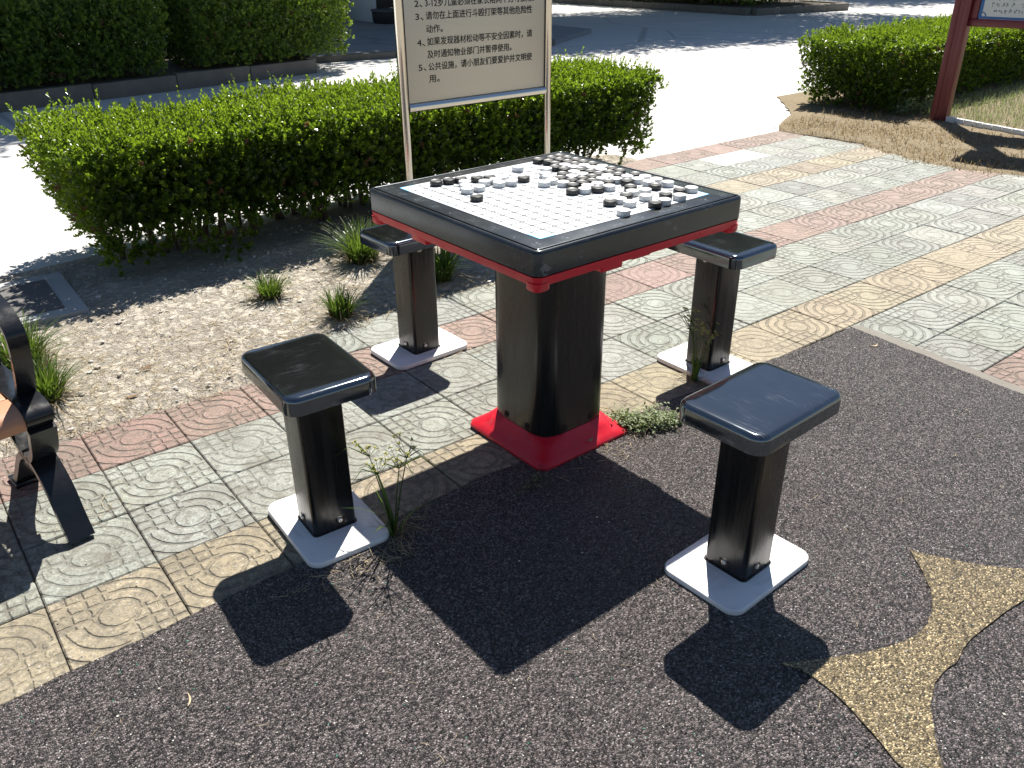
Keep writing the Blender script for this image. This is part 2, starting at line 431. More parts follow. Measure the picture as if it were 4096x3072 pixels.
def steel_mat(name, col, rough, brushed=True):
    N = NT(name, rough, 1.0, .5)
    if brushed:
        st = N.noise(1, 4, vec=N.mapping(N.obj(), (2, 260, 260)))
        N.set("Base Color", N.mix(st, tuple(v * .86 for v in col), col))
        N.set("Roughness", N.rng(st, .3, .7, rough * .85, rough * 1.2))
        st2 = N.noise(3, 4)
        N.bump(st2, .02, .01)
    else:
        N.set("Base Color", col)
    return N.m
M['steel'] = steel_mat("polished_steel", (.74, .71, .66), .13, False)
M['steel_panel'] = steel_mat("brushed_panel", (.56, .54, .50), .46)
N = NT("black_ink", .6, color=(.012, .011, .010)); M['ink'] = N.m
N = NT("ink_blurred", .7, color=(.16, .17, .17)); M['ink_grey'] = N.m
N = NT("maroon_paint", .42); N.set("Base Color", N.mix(N.noise(12, 5), (.115, .014, .022), (.17, .028, .036))); N.bump(N.noise(30, 3), .05, .005); M['maroon'] = N.m
N = NT("notice_paper", .35); N.set("Base Color", N.mix(N.noise(5, 3), (.58, .61, .60), (.66, .68, .67))); M['notice'] = N.m
N = NT("notice_blue", .35, color=(.03, .13, .36)); M['blue'] = N.m
N = NT("wpc_wood", .48)
gr = N.noise(1, 4, vec=N.mapping(N.obj(), (6, 90, 90)))
N.set("Base Color", N.mix(gr, (.42, .20, .11), (.55, .28, .165))); N.bump(gr, .15, .003); M['slat'] = N.m
N = NT("cast_iron_paint", .2); N.set("Base Color", N.mix(N.noise(30, 4), (.008, .009, .011), (.018, .019, .022))); N.set("Roughness", N.rng(N.noise(25, 3), .3, .7, .14, .32)); N.bump(N.noise(60, 3), .12, .003); M['iron'] = N.m
N = NT("metal_sheet", .5); N.set("Base Color", N.mix(N.noise(2.5, 4), (.50, .56, .60), (.60, .64, .66))); M['sheet'] = N.m
N = NT("dark_plastic", .6, color=(.02, .02, .022)); M['dark'] = N.m
N = NT("white_paint", .5, color=(.75, .75, .73)); M['white'] = N.m
N = NT("roof_dark", .8, color=(.08, .085, .09)); M['roof'] = N.m

# ------------------------------------------------------------------ ground, road, paving, rubber
def sheet(name, poly, z, mat, kind='structure'):
    o = mesh_obj(name, [(x, y, z) for x, y in poly], [tuple(range(len(poly)))], mat)
    o["kind"] = kind
    return o

def slab(name, poly, z0, z1, mat, kind='structure'):
    mb = MB(); mb.lathe_loops([[(x, y, z) for x, y in poly] for z in (z0, z1)])
    o = mb.build(name, mat, smooth=False); o["kind"] = kind
    return o

sheet("ground", [(-200, -200), (300, -200), (300, 300), (-200, 300)], -.030, M['ground'])
sheet("road", [(-60, 2.2), (4.62, 2.2), (4.62, 1.6), (5.4, 1.7), (5.4, 2.9), (60, 2.9), (60, 60), (-60, 60)], -.014, M['road'])

TA, TS = -0.0185, 0.2567
TX, TY = -1.4218, -0.1129
def grid_pt(i, j):
    a, b = i * TS, j * TS
    return TX + math.cos(TA) * a - math.sin(TA) * b, TY + math.sin(TA) * a + math.cos(TA) * b
def paving():
    vs, fs, uvs, cols = [], [], [], []
    YE, GR, RE = (.40, .325, .205), (.33, .36, .32), (.32, .190, .155)
    for j in range(-9, 10):
        for i in range(-14, 24):
            if j < 0 and i < 11: continue
            cx, cy = grid_pt(i + .5, j + .5)
            if cx > 4.62 and cy > .3: continue
            if cx < -.35 and cy > 1.0: continue
            k = j % 6
            base = YE if k == 0 else RE if k == 3 else GR
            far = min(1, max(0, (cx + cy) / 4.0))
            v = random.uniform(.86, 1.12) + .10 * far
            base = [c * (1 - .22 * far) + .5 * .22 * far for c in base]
            wear = random.choice([1, 1, 1, .85, .55]) if far > .35 else random.choice([.95, .9, .85, .6])
            if j == 8 and i in (18, 19): base, wear, v = (.80, .80, .78), .0, 1.0
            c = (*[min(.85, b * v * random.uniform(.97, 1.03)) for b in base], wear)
            rot = random.random() < (.5 if far > .3 else .12)
            if j == 0 and i == 0: rot = False
            z = random.uniform(-.0015, .0012); tx, ty = random.uniform(-.006, .006), random.uniform(-.006, .006)
            n = len(vs)
            g = .0011 + random.uniform(0, .0006); b = .0035
            def ring(ins, zz):
                out = []
                for (sx, sy) in ((-1, -1), (1, -1), (1, 1), (-1, 1)):
                    lx, ly = sx * (.5 - ins / TS), sy * (.5 - ins / TS)
                    x, y = grid_pt(i + .5 + lx, j + .5 + ly)
                    out.append((x, y, z + zz + lx * TS * tx + ly * TS * ty)); 
                    u, w = (lx, ly) if not rot else (-lx, ly)
                    uvs.append((u, w))
                return out
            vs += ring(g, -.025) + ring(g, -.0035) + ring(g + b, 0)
            q = [(n + a, n + (a + 1) % 4, n + 4 + (a + 1) % 4, n + 4 + a) for a in range(4)]
            q += [(n + 4 + a, n + 4 + (a + 1) % 4, n + 8 + (a + 1) % 4, n + 8 + a) for a in range(4)]
            q += [(n + 8, n + 9, n + 10, n + 11)]
            fs += q; cols += [c] * len(q)
    o = mesh_obj("paving", vs, fs, M['tile'])
    me = o.data
    vi = np.zeros(len(me.loops), dtype=np.int32); me.loops.foreach_get("vertex_index", vi)
    me.uv_layers.new(name="tile"); me.color_attributes.new("tilecol", 'FLOAT_COLOR', 'CORNER')
    me.uv_layers["tile"].data.foreach_set("uv", np.array(uvs, dtype=np.float32)[vi].ravel())
    cc = np.repeat(np.array(cols, dtype=np.float32), 4, axis=0)
    me.color_attributes["tilecol"].data.foreach_set("color", cc.ravel())
    o["kind"] = 'structure'
    return o
paving()
sheet("paving_bed", [(-5, -.13), (1.40, -.13), (1.40, -2.6), (6, -2.6), (6, .3), (4.62, .3), (4.62, 2.3), (-5, 2.5)], -.010, M['mortar'])

def jitter_line(p, q, n, amp):
    out = []
    dx, dy = q[0] - p[0], q[1] - p[1]; L = math.hypot(dx, dy)
    ph = random.uniform(0, 6)
    for k in range(n):
        t = k / n; w = amp * (math.sin(t * 23 + ph) * .5 + random.uniform(-1, 1) * .5)
        out.append((p[0] + dx * t - dy / L * w, p[1] + dy * t + dx / L * w))
    return out
rub = jitter_line((-5, -.20), (-1.557, -.115), 30, .002) + jitter_line((-1.557, -.115), (-.30, -.085), 60, .004) + jitter_line((-.30, -.085), (1.425, -.185), 90, .006) + jitter_line((1.425, -.185), (1.36, -.86), 60, .005) + jitter_line((1.36, -.86), (1.1, -5), 40, .004) + [(1.1, -6), (-5, -6)]
slab("rubber_ground", rub, -.02, .005, M['rubber'])
mort = jitter_line((1.43, -.17), (1.49, -.20), 6, .002) + jitter_line((1.475, -.20), (1.405, -.86), 50, .004) + [(1.16, -5), (1.06, -5), (1.35, -.86)]
slab("mortar_strip", mort, -.02, .0035, M['mortar'])
# pale four-pointed inlay in the rubber
def arc_pts(p, m, q, n=14):
    P, Q = Vector(p), Vector(q); Mi = Vector(m); c = Mi * 2 - (P + Q) / 2
    return [tuple(P * (1 - t) ** 2 + c * 2 * t * (1 - t) + Q * t * t) for t in [k / n for k in range(n)]]
st = arc_pts((.294, -1.024), (.222, -1.150), (-.255, -1.062)) if False else []
star = []
star += arc_pts((.297, -1.020), (.195, -1.125), (.105, -1.168), 8)
star += arc_pts((.105, -1.168), (-.035, -1.160), (-.262, -1.040), 10)
star += arc_pts((-.262, -1.040), (-.245, -1.135), (-.300, -1.31), 10)
star += arc_pts((-.300, -1.31), (-.33, -1.40), (-.39, -1.52), 6)
star += arc_pts((-.39, -1.52), (-.16, -1.310), (.02, -1.272), 12)
star += arc_pts((.02, -1.272), (.20, -1.262), (.56, -1.32), 10)
star += arc_pts((.56, -1.32), (.40, -1.19), (.297, -1.020), 10)
star = [(x + random.uniform(-.0022, .0022), y + random.uniform(-.0022, .0022)) for x, y in star]
slab("rubber_inlay", star, -.005, .009, M['rubber_tan'])

# dry soil strip under the hedge (gently lumpy)
def height(x, y, s=0.0):
    return (math.sin(x * 7.3 + y * 3.1 + s) * .5 + math.sin(x * 17.1 - y * 13.7 + s * 2) * .3 + math.sin(x * 41 + y * 37) * .2)
def soil_patch(name, edge_fn, x0, x1, y1, nx, ny, z, amp, mat):
    vs, fs = [], []
    for i in range(nx + 1):
        x = x0 + (x1 - x0) * i / nx; ya = edge_fn(x); yb = y1(x) if callable(y1) else y1
        for j in range(ny + 1):
            t = j / ny; y = ya + (yb - ya) * t
            edge = min(1, t * 22, (1 - t) * 12, i / 4, (nx - i) / 4)
            vs.append((x, y, z - .022 * (1 - edge) + (amp * height(x, y) + random.uniform(-.3, .3) * amp) * edge))
    for i in range(nx):
        for j in range(ny):
            a = i * (ny + 1) + j
            fs.append((a, a + ny + 1, a + ny + 2, a + 1))
    o = mesh_obj(name, vs, fs, mat, smooth=True); o["kind"] = 'structure'; return o
def pl(pts):
    def f(x):
        if x <= pts[0][0]: return pts[0][1]
        for (a, b), (c, d) in zip(pts, pts[1:]):
            if x <= c: return b + (d - b) * (x - a) / (c - a)
        return pts[-1][1]
    return f
_e = pl([(-3.6, .93), (-1.2, .914), (-.62, .905), (-.32, .93), (-.18, 1.09), (.3, 1.125), (.75, 1.13), (1.5, 1.5), (2.3, 2.1), (2.95, 2.42)])
soil_edge = lambda x: _e(x) + .018 * math.sin(x * 19) + .012 * math.sin(x * 47 + 1)
soil_patch("dry_soil", soil_edge, -3.6, 2.95, pl([(-3.6, 2.75), (-1.1, 2.68), (-.6, 2.72), (2.0, 2.82), (2.95, 2.62)]), 150, 44, .012, .007, M['soil'])
_g = lambda t: 0
def grass_ground():
    ys = pl([(-1.5, 4.56), (.42, 4.45), (.54, 4.40), (.8, 4.33), (1.1, 4.32), (1.49, 4.45), (1.64, 4.60), (1.86, 4.59), (2.33, 4.53), (2.5, 4.75), (2.75, 5.3), (3.4, 6.0)])
    vs, fs = [], []; nx, ny = 60, 90
    for j in range(ny + 1):
        y = -1.5 + 4.9 * j / ny
        for i in range(nx + 1):
            t = i / nx; x = ys(y) + .012 * math.sin(y * 31) + (14 - ys(y)) * t * t
            e = max(0, min(1, t * 9, (3.4 - y) * 3))
            vs.append((x, y, -.007 + .020 * e + .012 * height(x, y) * e))
    for j in range(ny):
        for i in range(nx):
            a = j * (nx + 1) + i; fs.append((a, a + 1, a + nx + 2, a + nx + 1))
    o = mesh_obj("dry_lawn_ground", vs, fs, M['lawn_soil'], smooth=True); o["kind"] = 'structure'
    return ys
lawn_edge = grass_ground()

# ------------------------------------------------------------------ foliage machinery
def leaves(P, D, U, L, Wd, fold=.25, curl=.0):
    """leaf quads: base P, direction D, up-hint U, length L, width Wd -> verts, tris(2 per leaf)"""
    S = np.cross(D, U); S /= np.linalg.norm(S, axis=1, keepdims=True) + 1e-9
    Nn = np.cross(S, D)
    L = L[:, None]; Wd = Wd[:, None]
    a = P
    b = P + D * L * .62 + S * Wd * .5 + Nn * Wd * fold
    c = P + D * L - Nn * L * curl
    d = P + D * L * .62 - S * Wd * .5 + Nn * Wd * fold
    co = np.stack([a, b, c, d], 1).reshape(-1, 3)
    n = len(P); k = np.arange(n) * 4
    tr = np.stack([np.stack([k, k + 1, k + 2], 1), np.stack([k, k + 2, k + 3], 1)], 1).reshape(-1, 3)
    return co, tr
def unit(v): return v / (np.linalg.norm(v, axis=-1, keepdims=True) + 1e-9)

def shoots(P, D, n_leaf, length, leaf_len, tone, spread=.75):
    """P,D: shoot bases and directions; returns leaves set along each shoot"""
    n = len(P); k = n_leaf
    t = np.tile(np.linspace(.15, 1, k), (n, 1)) + RNG.normal(0, .04, (n, k))
    ang = np.tile(np.arange(k) * 2.4, (n, 1)) + RNG.uniform(0, 6.28, (n, 1))
    A = unit(np.cross(D, RNG.normal(0, 1, (n, 3)))); B = np.cross(D, A)
    side = A[:, None] * np.cos(ang)[..., None] + B[:, None] * np.sin(ang)[..., None]
    sp = spread * (1.15 - .6 * t)[..., None]
    dirs = unit(D[:, None] * (1 - .35 * sp) + side * sp + RNG.normal(0, .12, (n, k, 3)))
    base = P[:, None] + D[:, None] * (t * length[:, None])[..., None]
    LL = leaf_len * RNG.uniform(.7, 1.2, (n, k)) * (1.05 - .35 * t)
    up = unit(D[:, None] - dirs * .2 + RNG.normal(0, .15, (n, k, 3)))
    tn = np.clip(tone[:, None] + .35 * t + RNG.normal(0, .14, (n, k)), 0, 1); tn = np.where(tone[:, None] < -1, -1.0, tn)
    return leaves(base.reshape(-1, 3), dirs.reshape(-1, 3), np.broadcast_to(up, dirs.shape).reshape(-1, 3), LL.ravel(), (LL * .52).ravel()), np.repeat(tn.ravel(), 4)

def merge(parts):
    cos, trs, ts, off = [], [], [], 0
    for (co, tr), t in parts:
        cos.append(co); trs.append(tr + off); ts.append(t); off += len(co)
    return np.concatenate(cos), np.concatenate(trs), np.concatenate(ts)

def vnoise(x, y, z, s):
    return (np.sin(x * s + 1.3 * y * s + 2) + np.sin(y * s * 1.7 - z * s + .5) + np.sin(z * s * 1.3 + x * s * .7)) / 3

def hedge(name, label, lx0, lx1, y_c, hw_top, hw_bot, z0, z1, origin, rz, leaf_len, dens, mat, group=None, end_slope=.22, n_stem=26, inner=.25, shoot_len=.055, base_gap=.10, scraggle=1.0):
    """clipped hedge with a flat top; local x along its length, local y across, shoots of small leaves on every side"""
    h = z1 - z0; parts = []
    t = thing(name, label, "hedge", origin, rz, group)
    def surf(n, face):
        u, w = RNG.uniform(0, 1, n), RNG.uniform(0, 1, n)
        if face == 'top':
            z = np.full(n, z1); fr = np.ones(n)
        else:
            z = z0 + h * (1 - (1 - w) ** 1.0); fr = (z - z0) / h
            xx = lx0 + (lx1 - lx0) * u; bg = base_gap * (1 + .55 * np.sin(xx * 5.1) + .4 * np.sin(xx * 12.7 + 1)); z = np.where(z < z0 + bg, z0 + bg * RNG.uniform(.85, 1.7, n), z); fr = (z - z0) / h
        xl = lx0 + end_slope * (1 - fr); xr = lx1 - end_slope * 1.5 * (1 - fr)
        hw = hw_bot + (hw_top - hw_bot) * fr
        if face == 'top':
            x = xl + (xr - xl) * u; y = y_c + hw * (2 * w - 1); nrm = np.tile([0, 0, 1.0], (n, 1))
            e = np.minimum.reduce([1 - np.abs(2 * w - 1), np.full(n, 1.0)])
            z = z - .035 * (e < .16) * (1 - e / .16)
        elif face in ('front', 'back'):
            s = -1 if face == 'front' else 1
            x = xl + (xr - xl) * u; y = y_c + s * hw; nrm = np.tile([0, s * 1.0, .1], (n, 1))
        else:
            s = -1 if face == 'left' else 1
            x = xl if s < 0 else xr; y = y_c + hw * (2 * u - 1); nrm = np.tile([s * 1.0, 0, .1], (n, 1))
        nz = vnoise(x, y, z, 6.5)
        P = np.stack([x, y, z], 1) + nrm * (nz * .045)[:, None] + RNG.normal(0, .012, (n, 3))
        return P, nrm, fr
    Lx = lx1 - lx0
    for face, area, m in (('top', Lx * hw_top * 2, 1.35), ('front', Lx * h, 1.0), ('back', Lx * h, .7), ('left', h * hw_top * 2, 1.0), ('right', h * hw_top * 2, 1.0)):
        n = int(area * dens * m)
        P, nr, fr = surf(n, face)
        P = P - nr * RNG.uniform(0, .05, (n, 1))
        up = np.array([0, 0, 1.0])
        if face == 'top':
            D = unit(up + RNG.normal(0, .32, (n, 3))); ln = shoot_len * RNG.uniform(.5, 1.25, n)
            tall = RNG.uniform(0, 1, n) < .06 * scraggle; ln = np.where(tall, ln * 1.7, ln)
        else:
            D = unit(nr * .75 + up * RNG.uniform(.1, 1.1, (n, 1)) + RNG.normal(0, .35, (n, 3))); ln = shoot_len * RNG.uniform(.35, .8, n)
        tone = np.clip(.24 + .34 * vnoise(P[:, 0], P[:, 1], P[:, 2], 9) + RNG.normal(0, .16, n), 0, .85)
        if face != 'top': tone = np.where((RNG.uniform(0, 1, n) < .012) | ((vnoise(P[:, 0], P[:, 1] + 4, P[:, 2], 14) > .80) & (RNG.uniform(0, 1, n) < .5)), -9.0, tone)
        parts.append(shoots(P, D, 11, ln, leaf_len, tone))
    # loose leaves inside so the hedge is not a hollow shell
    n = int(Lx * hw_top * 2 * h * dens * 22 * inner)
    z = z0 + base_gap * 1.4 + (h - base_gap * 1.4) * RNG.uniform(0, 1, n) ** .8; fr = (z - z0) / h
    hw = hw_bot + (hw_top - hw_bot) * fr
    x = lx0 + end_slope * (1 - fr) + (Lx - end_slope * 2.5 * (1 - fr)) * RNG.uniform(0, 1, n); y = y_c + hw * .93 * RNG.uniform(-1, 1, n)
    D = unit(RNG.normal(0, 1, (n, 3))); U = unit(RNG.normal(0, 1, (n, 3)))
    LL = leaf_len * RNG.uniform(.8, 1.3, n)
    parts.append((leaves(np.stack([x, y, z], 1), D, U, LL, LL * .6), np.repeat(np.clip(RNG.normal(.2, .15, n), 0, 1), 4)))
    co, tr, tn = merge(parts)
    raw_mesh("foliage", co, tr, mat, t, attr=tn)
    if n_stem:
        mb = MB()
        for k in range(n_stem):
            bx = lx0 + .5 * end_slope + .12 + (Lx - 1.6 * end_slope - .3) * (k + random.uniform(.1, .9)) / n_stem
            by = y_c + random.uniform(-.12, .16)
            nb = random.choice([2, 3, 4])
            for q in range(nb):
                a = random.uniform(0, 6.28); sp = random.uniform(.05, .2)
                p0 = Vector((bx + random.uniform(-.03, .03), by + random.uniform(-.03, .03), z0 - .03))
                p3 = Vector((bx + sp * math.cos(a) * 1.2, by + sp * math.sin(a), z0 + h * random.uniform(.55, .9)))
                p1 = p0.lerp(p3, .3) + Vector((random.uniform(-.03, .03), random.uniform(-.03, .03), .03))
                p2 = p0.lerp(p3, .65) + Vector((random.uniform(-.04, .04), random.uniform(-.04, .04), .02))
                r = random.uniform(.006, .014)
                mb.tube([p0, p1, p2, p3], [r * 1.3, r, r * .7, r * .35], 5)
                for _ in range(3):
                    f = p1.lerp(p2, random.random()); g = f + Vector((random.uniform(-.16, .16), random.uniform(-.16, .16), random.uniform(.02, .16)))
                    mb.tube([f, f.lerp(g, .5) + Vector((0, 0, .015)), g], [r * .4, r * .3, r * .15], 4)
        mb.build("stems", M['twig'], t, auto=None)
    return t

h1 = hedge("clipped_hedge", "long clipped box hedge behind the stainless notice board, sunlit yellow-green along its top", -.76, 2.86, 0, .45, .41, 0, .605, (0, 2.56, 0), 0, .026, 950, M['leaf'], "clipped hedges along the road", n_stem=26, inner=4.0, base_gap=.13, end_slope=.14, shoot_len=.062, scraggle=1.5)
h2 = hedge("clipped_hedge", "shorter clipped hedge behind the maroon notice board post, on the dry grass", 5.66, 10.2, 0, .50, .42, 0, .575, (0, 2.38, 0), rad(1.5), .030, 620, M['leaf'], "clipped hedges along the road", n_stem=26, inner=3.5, base_gap=.06, end_slope=.10)
h3 = hedge("clipped_hedge", "shaded clipped hedge on the raised bed across the road, at the photo's left edge", -4.6, .84, 0, .75, .66, .15, .93, (.70, 8.42, 0), rad(7.5), .038, 330, M['leaf_far'], "clipped hedges along the road", n_stem=0, inner=2.6, end_slope=.06, base_gap=.03)
h4 = hedge("clipped_hedge", "clipped hedge across the road left of the shed, sunlit only at its right end", .27, 2.35, 0, .75, .66, .15, .93, (1.55, 8.53, 0), rad(7.5), .038, 330, M['leaf_far'], "clipped hedges along the road", n_stem=0, inner=2.6, end_slope=.06, base_gap=.03)
h5 = hedge("clipped_hedge", "dark distant hedge on a kerbed bed at the far end of the road", 0, 6.6, 0, 1.2, 1.1, .12, 1.35, (16.15, 10.6, 0), rad(92), .08, 80, M['leaf_far'], "clipped hedges along the road", n_stem=0, inner=1.2, end_slope=.1, base_gap=.05, shoot_len=.1)
h6 = hedge("clipped_hedge", "farthest dark hedge above the small right-hand hedge, beyond the second road", 0, 22, 0, 1.0, .95, .1, 1.6, (23.5, 19.0, 0), rad(-55), .10, 50, M['leaf_far'], "clipped hedges along the road", n_stem=0, inner=1.2, end_slope=.1, base_gap=.05, shoot_len=.12)

# raised beds with kerbs
def rotp(pts, o, a):
    c, s = math.cos(a), math.sin(a)
    return [(o[0] + c * x - s * y, o[1] + s * x + c * y) for x, y in pts]
def kerb_line(name, pts, w, h, n_joint=.9):
    """kerb of separate stones that reads as one line; a real step above the road"""
    mb = MB()
    for (p, q) in zip(pts, pts[1:]):
        P, Q = Vector((*p, 0)), Vector((*q, 0)); L = (Q - P).length; n = max(1, round(L / n_joint)); d = (Q - P) / L
        ang = math.atan2(d.y, d.x)
        for k in range(n):
            Mt = Matrix.Translation(P + d * (L * k / n)) @ Matrix.Rotation(ang, 4, 'Z')
            mb.box(.004, L / n - .001, random.uniform(-.004, .004), w, -.03, h + random.uniform(-.012, .008), .014, M=Mt)
    o = mb.build(name, M['kerb']); o["kind"] = 'structure'; return o
kerb_line("kerb", [(-6, 6.90), (-.13, 7.66), (3.40, 8.14)], .12, .150)
kerb_line("kerb_end", [(3.42, 8.16), (3.62, 9.5)], .12, .160)
slab("planting_bed", [(-6, 7.0), (-.13, 7.76), (3.36, 8.24), (3.56, 9.5), (2.6, 11.5), (-6, 10.9)], -.02, .145, M['bedsoil'])
slab("pavement", [(3.66, 9.10), (4.95, 8.87), (7.6, 8.55), (9.4, 9.6), (9.6, 18), (3.2, 18)], -.02, .055, M['slab'])
kerb_line("pavement_kerb", [(3.64, 9.06), (4.95, 8.82), (7.6, 8.50)], .09, .07, 1.2)
kerb_line("far_kerb", [(14.86, 17.0), (14.62, 10.15), (17.4, 9.70), (17.9, 13)][::-1], .16, .13, .7)
slab("far_planting_bed", [(14.75, 17.0), (14.7, 10.3), (17.3, 9.85), (17.8, 13), (17.6, 17.0)], -.02, .115, M['bedsoil'])
kerb_line("outer_kerb", [(21.6, 18.6), (34, .6)][::-1], .16, .13, 1.0)
slab("outer_planting_bed", [(21.8, 18.6), (34.2, .6), (40, .6), (40, 22), (24, 22)], -.02, .115, M['bedsoil'])
slab("outer_pavement", [(9.7, 18.2), (16, 18.2), (40, 30), (-30, 40), (-30, 19), (9.5, 19)], -.02, .05, M['slab'])

# ------------------------------------------------------------------ trees beyond the picture's top edge (their shade lies on the road)
def tree(label, x, y, h, clumps, r0, n_leaf, leaf=.12, group="shade trees beyond the road", lean=(0, 0)):
    t = thing("shade_tree", label, "tree", (x, y, 0), 0, group)
    mb = MB(); top = Vector((lean[0], lean[1], h * .62))
    zs = [0, .08, .3, h * .25, h * .45, h * .62]; rs = [r0 * 1.5, r0 * 1.15, r0, r0 * .9, r0 * .75, r0 * .5]
    pts = [Vector((lean[0] * z / (h * .62) + (.05 * math.sin(z * 2) if z else 0), lean[1] * z / (h * .62), z)) for z in zs]
    mb.tube(pts, rs, 9)
    parts = []
    for (cx, cy, cz, cr) in clumps:
        c = Vector((cx, cy, cz)); st = pts[3].lerp(pts[5], random.random())
        mid = st.lerp(c, .5) + Vector((random.uniform(-.2, .2), random.uniform(-.2, .2), .25))
        mb.tube([st, mid, c], [r0 * .42, r0 * .28, r0 * .1], 6)
        n = int(n_leaf * 1.9 * cr ** 2)
        V = unit(RNG.normal(0, 1, (n, 3))); R = cr * RNG.uniform(.25, 1, (n, 1)) ** .45
        sub = vnoise(V[:, 0] * 3, V[:, 1] * 3, V[:, 2] * 3, 2.0)
        P = np.array([cx, cy, cz]) + V * R * (1 + .28 * sub[:, None]) * np.array([1, 1, .75])
        # small twigs of leaves: group them so light falls through in flecks
        G = unit(RNG.normal(0, 1, (n // 7 + 1, 3))) * cr * RNG.uniform(.4, 1.05, (n // 7 + 1, 1)) * np.array([1, 1, .75])
        P2 = np.array([cx, cy, cz]) + np.repeat(G, 7, 0)[:n] + RNG.normal(0, .12, (n, 3))
        P = np.where(RNG.uniform(0, 1, (n, 1)) < .75, P2, P)
        D = unit(RNG.normal(0, 1, (n, 3)) + np.array([0, 0, -.25])); U = unit(RNG.normal(0, .5, (n, 3)) + np.array([0, 0, 1.0]))
        LL = leaf * RNG.uniform(.7, 1.3, n)
        parts.append((leaves(P, D, U, LL, LL * .55), np.repeat(np.clip(RNG.normal(.4, .2, n), 0, 1), 4)))
    mb.build("trunk", M['bark'], t, auto=None)
    co, tr, tn = merge(parts)
    raw_mesh("crown", co, tr, M['leaf_tree'], t, attr=tn)
    return t
def clumps(n, cx, cy, cz, sx, sy, sz, r):
    return [(cx + random.uniform(-1, 1) * sx, cy + random.uniform(-1, 1) * sy, cz + random.uniform(-1, 1) * sz, r * random.uniform(.75, 1.2)) for _ in range(n)]
tree("tree with a dark trunk behind the shaded hedge, at the photo's left edge", .70, 9.9, 7.5, clumps(26, .7, .55, 5.4, 2.9, 1.4, .9, 1.2), .13, 900, .13)
tree("tree whose trunk stands behind the left end of the shaded hedge", -2.2, 9.7, 7.0, clumps(22, .4, .3, 5.3, 2.9, 1.5, .9, 1.25), .15, 900, .13)
tree("tree standing behind the shed, shading the pavement", 8.9, 16.2, 8.5, clumps(28, -.8, -1.0, 5.8, 2.9, 2.8, 1.1, 1.5), .17, 900, .13)
tree("tree at the roadside hidden by the stainless notice board", 11.0, 14.6, 8.0, clumps(26, 1.1, -2.2, 5.0, 2.7, 2.4, .8, 1.3), .16, 600, .12)
tree("tree rooted in the far kerbed bed, shading the road", 16.3, 13.2, 9.0, clumps(26, -.6, -1.2, 6.0, 3.2, 2.8, 1.1, 1.5), .18, 560, .13)
tree("tree rooted in the outermost bed, above the farthest hedge", 26.5, 15.0, 9.0, clumps(16, -1.0, -1.5, 6.2, 3.2, 3.4, 1.0, 1.7), .2, 520, .14)

# ------------------------------------------------------------------ go table
TZ = .750; TH = .363
tbl = thing("game_table", "square black and red plastic table with a white grid board on top, on one pedestal", "table")
mb = MB()
mb.rbox(0, 0, TH, TH, .022, [(.004, .688), (0, .691), (0, .741), (.0018, .7465), (.006, .7495), (.0095, TZ), (.0112, .7492), (.0118, .743), (.0168, .743), (.0174, .7492), (.0195, TZ)], 6)
mb.build("tabletop", M['table_black'], tbl, auto=40)
mb = MB(); mb.rbox(0, 0, .2975, .2975, .002, [(0, .7485), (0, .7512), (.0005, .7515)], 2)
mb.build("grid_board", M['board'], tbl, smooth=False)
mb = MB()
mb.rbox(0, 0, TH - .001, TH - .001, .022, [(.010, .6640), (.0045, .6655), (.003, .6685), (0, .6875)], 6)
for sx, sy in ((1, 1), (1, -1), (-1, 1), (-1, -1)):
    mb.rbox(sx * .338, sy * .338, .0235, .0235, .016, [(.003, .6525), (.0008, .655), (0, .672)], 5)
for k in range(4):
    Mt = Matrix.Rotation(k * math.pi / 2, 4, 'Z')
    mb.rbox(-.120, -.338, .036, .021, .006, [(.003, .6525), (.0008, .655), (0, .672)], 3, M=Mt)
    mb.rbox(-.010, -.325, .034, .026, .006, [(.003, .6575), (.0008, .660), (0, .672)], 3, M=Mt)
mb.build("underframe", M['red'], tbl, auto=40)
def superell(h, z, n=3.4, seg=48, ins=0):
    out = []
    for k in range(seg):
        a = 2 * math.pi * (k + .5) / seg; c, s = math.cos(a), math.sin(a)
        r = (abs(c) ** n + abs(s) ** n) ** (-1 / n)
        out.append(((h - ins) * r * c, (h - ins) * r * s, z))
    return out
mb = MB(); mb.lathe_loops([superell(.129, .012, 5.0), superell(.129, .664, 5.0)])
ped = mb.build("pedestal", M['post_black'], tbl, auto=60)
# red flared foot: square rim rising to the pedestal
mb = MB(); seg = 48
def sqring(h, z, rc):
    out = []
    for k in range(seg):
        a = 2 * math.pi * (k + .5) / seg; c, s = math.cos(a), math.sin(a); n = rc
        r = (abs(c) ** n + abs(s) ** n) ** (-1 / n); out.append((h * r * c, h * r * s, z))
    return out
mb.lathe_loops([sqring(.182, .004, 22), sqring(.184, .010, 22), sqring(.182, .0155, 20), sqring(.165, .0265, 13), sqring(.148, .043, 8), sqring(.1305, .066, 5.0), sqring(.1285, .066, 5.0)], False, False)
mb.build("flared_foot", M['red'], tbl, auto=50)
def bolt(mb, p, nrm, r=.0078, l=.006):
    nrm = Vector(nrm).normalized(); q = nrm.to_track_quat('Z', 'Y').to_matrix().to_4x4(); Mt = Matrix.Translation(p) @ q
    ring = lambda rr, z, n=14: [(rr * math.cos(2 * math.pi * k / n), rr * math.sin(2 * math.pi * k / n), z) for k in range(n)]
    mb.lathe_loops([ring(r * 1.35, -.002), ring(r * 1.35, .0012), ring(r, .0014), ring(r * .95, l * .6), ring(r * .6, l), ring(r * .34, l), ring(r * .30, l - .0025)], True, True, M=Mt)
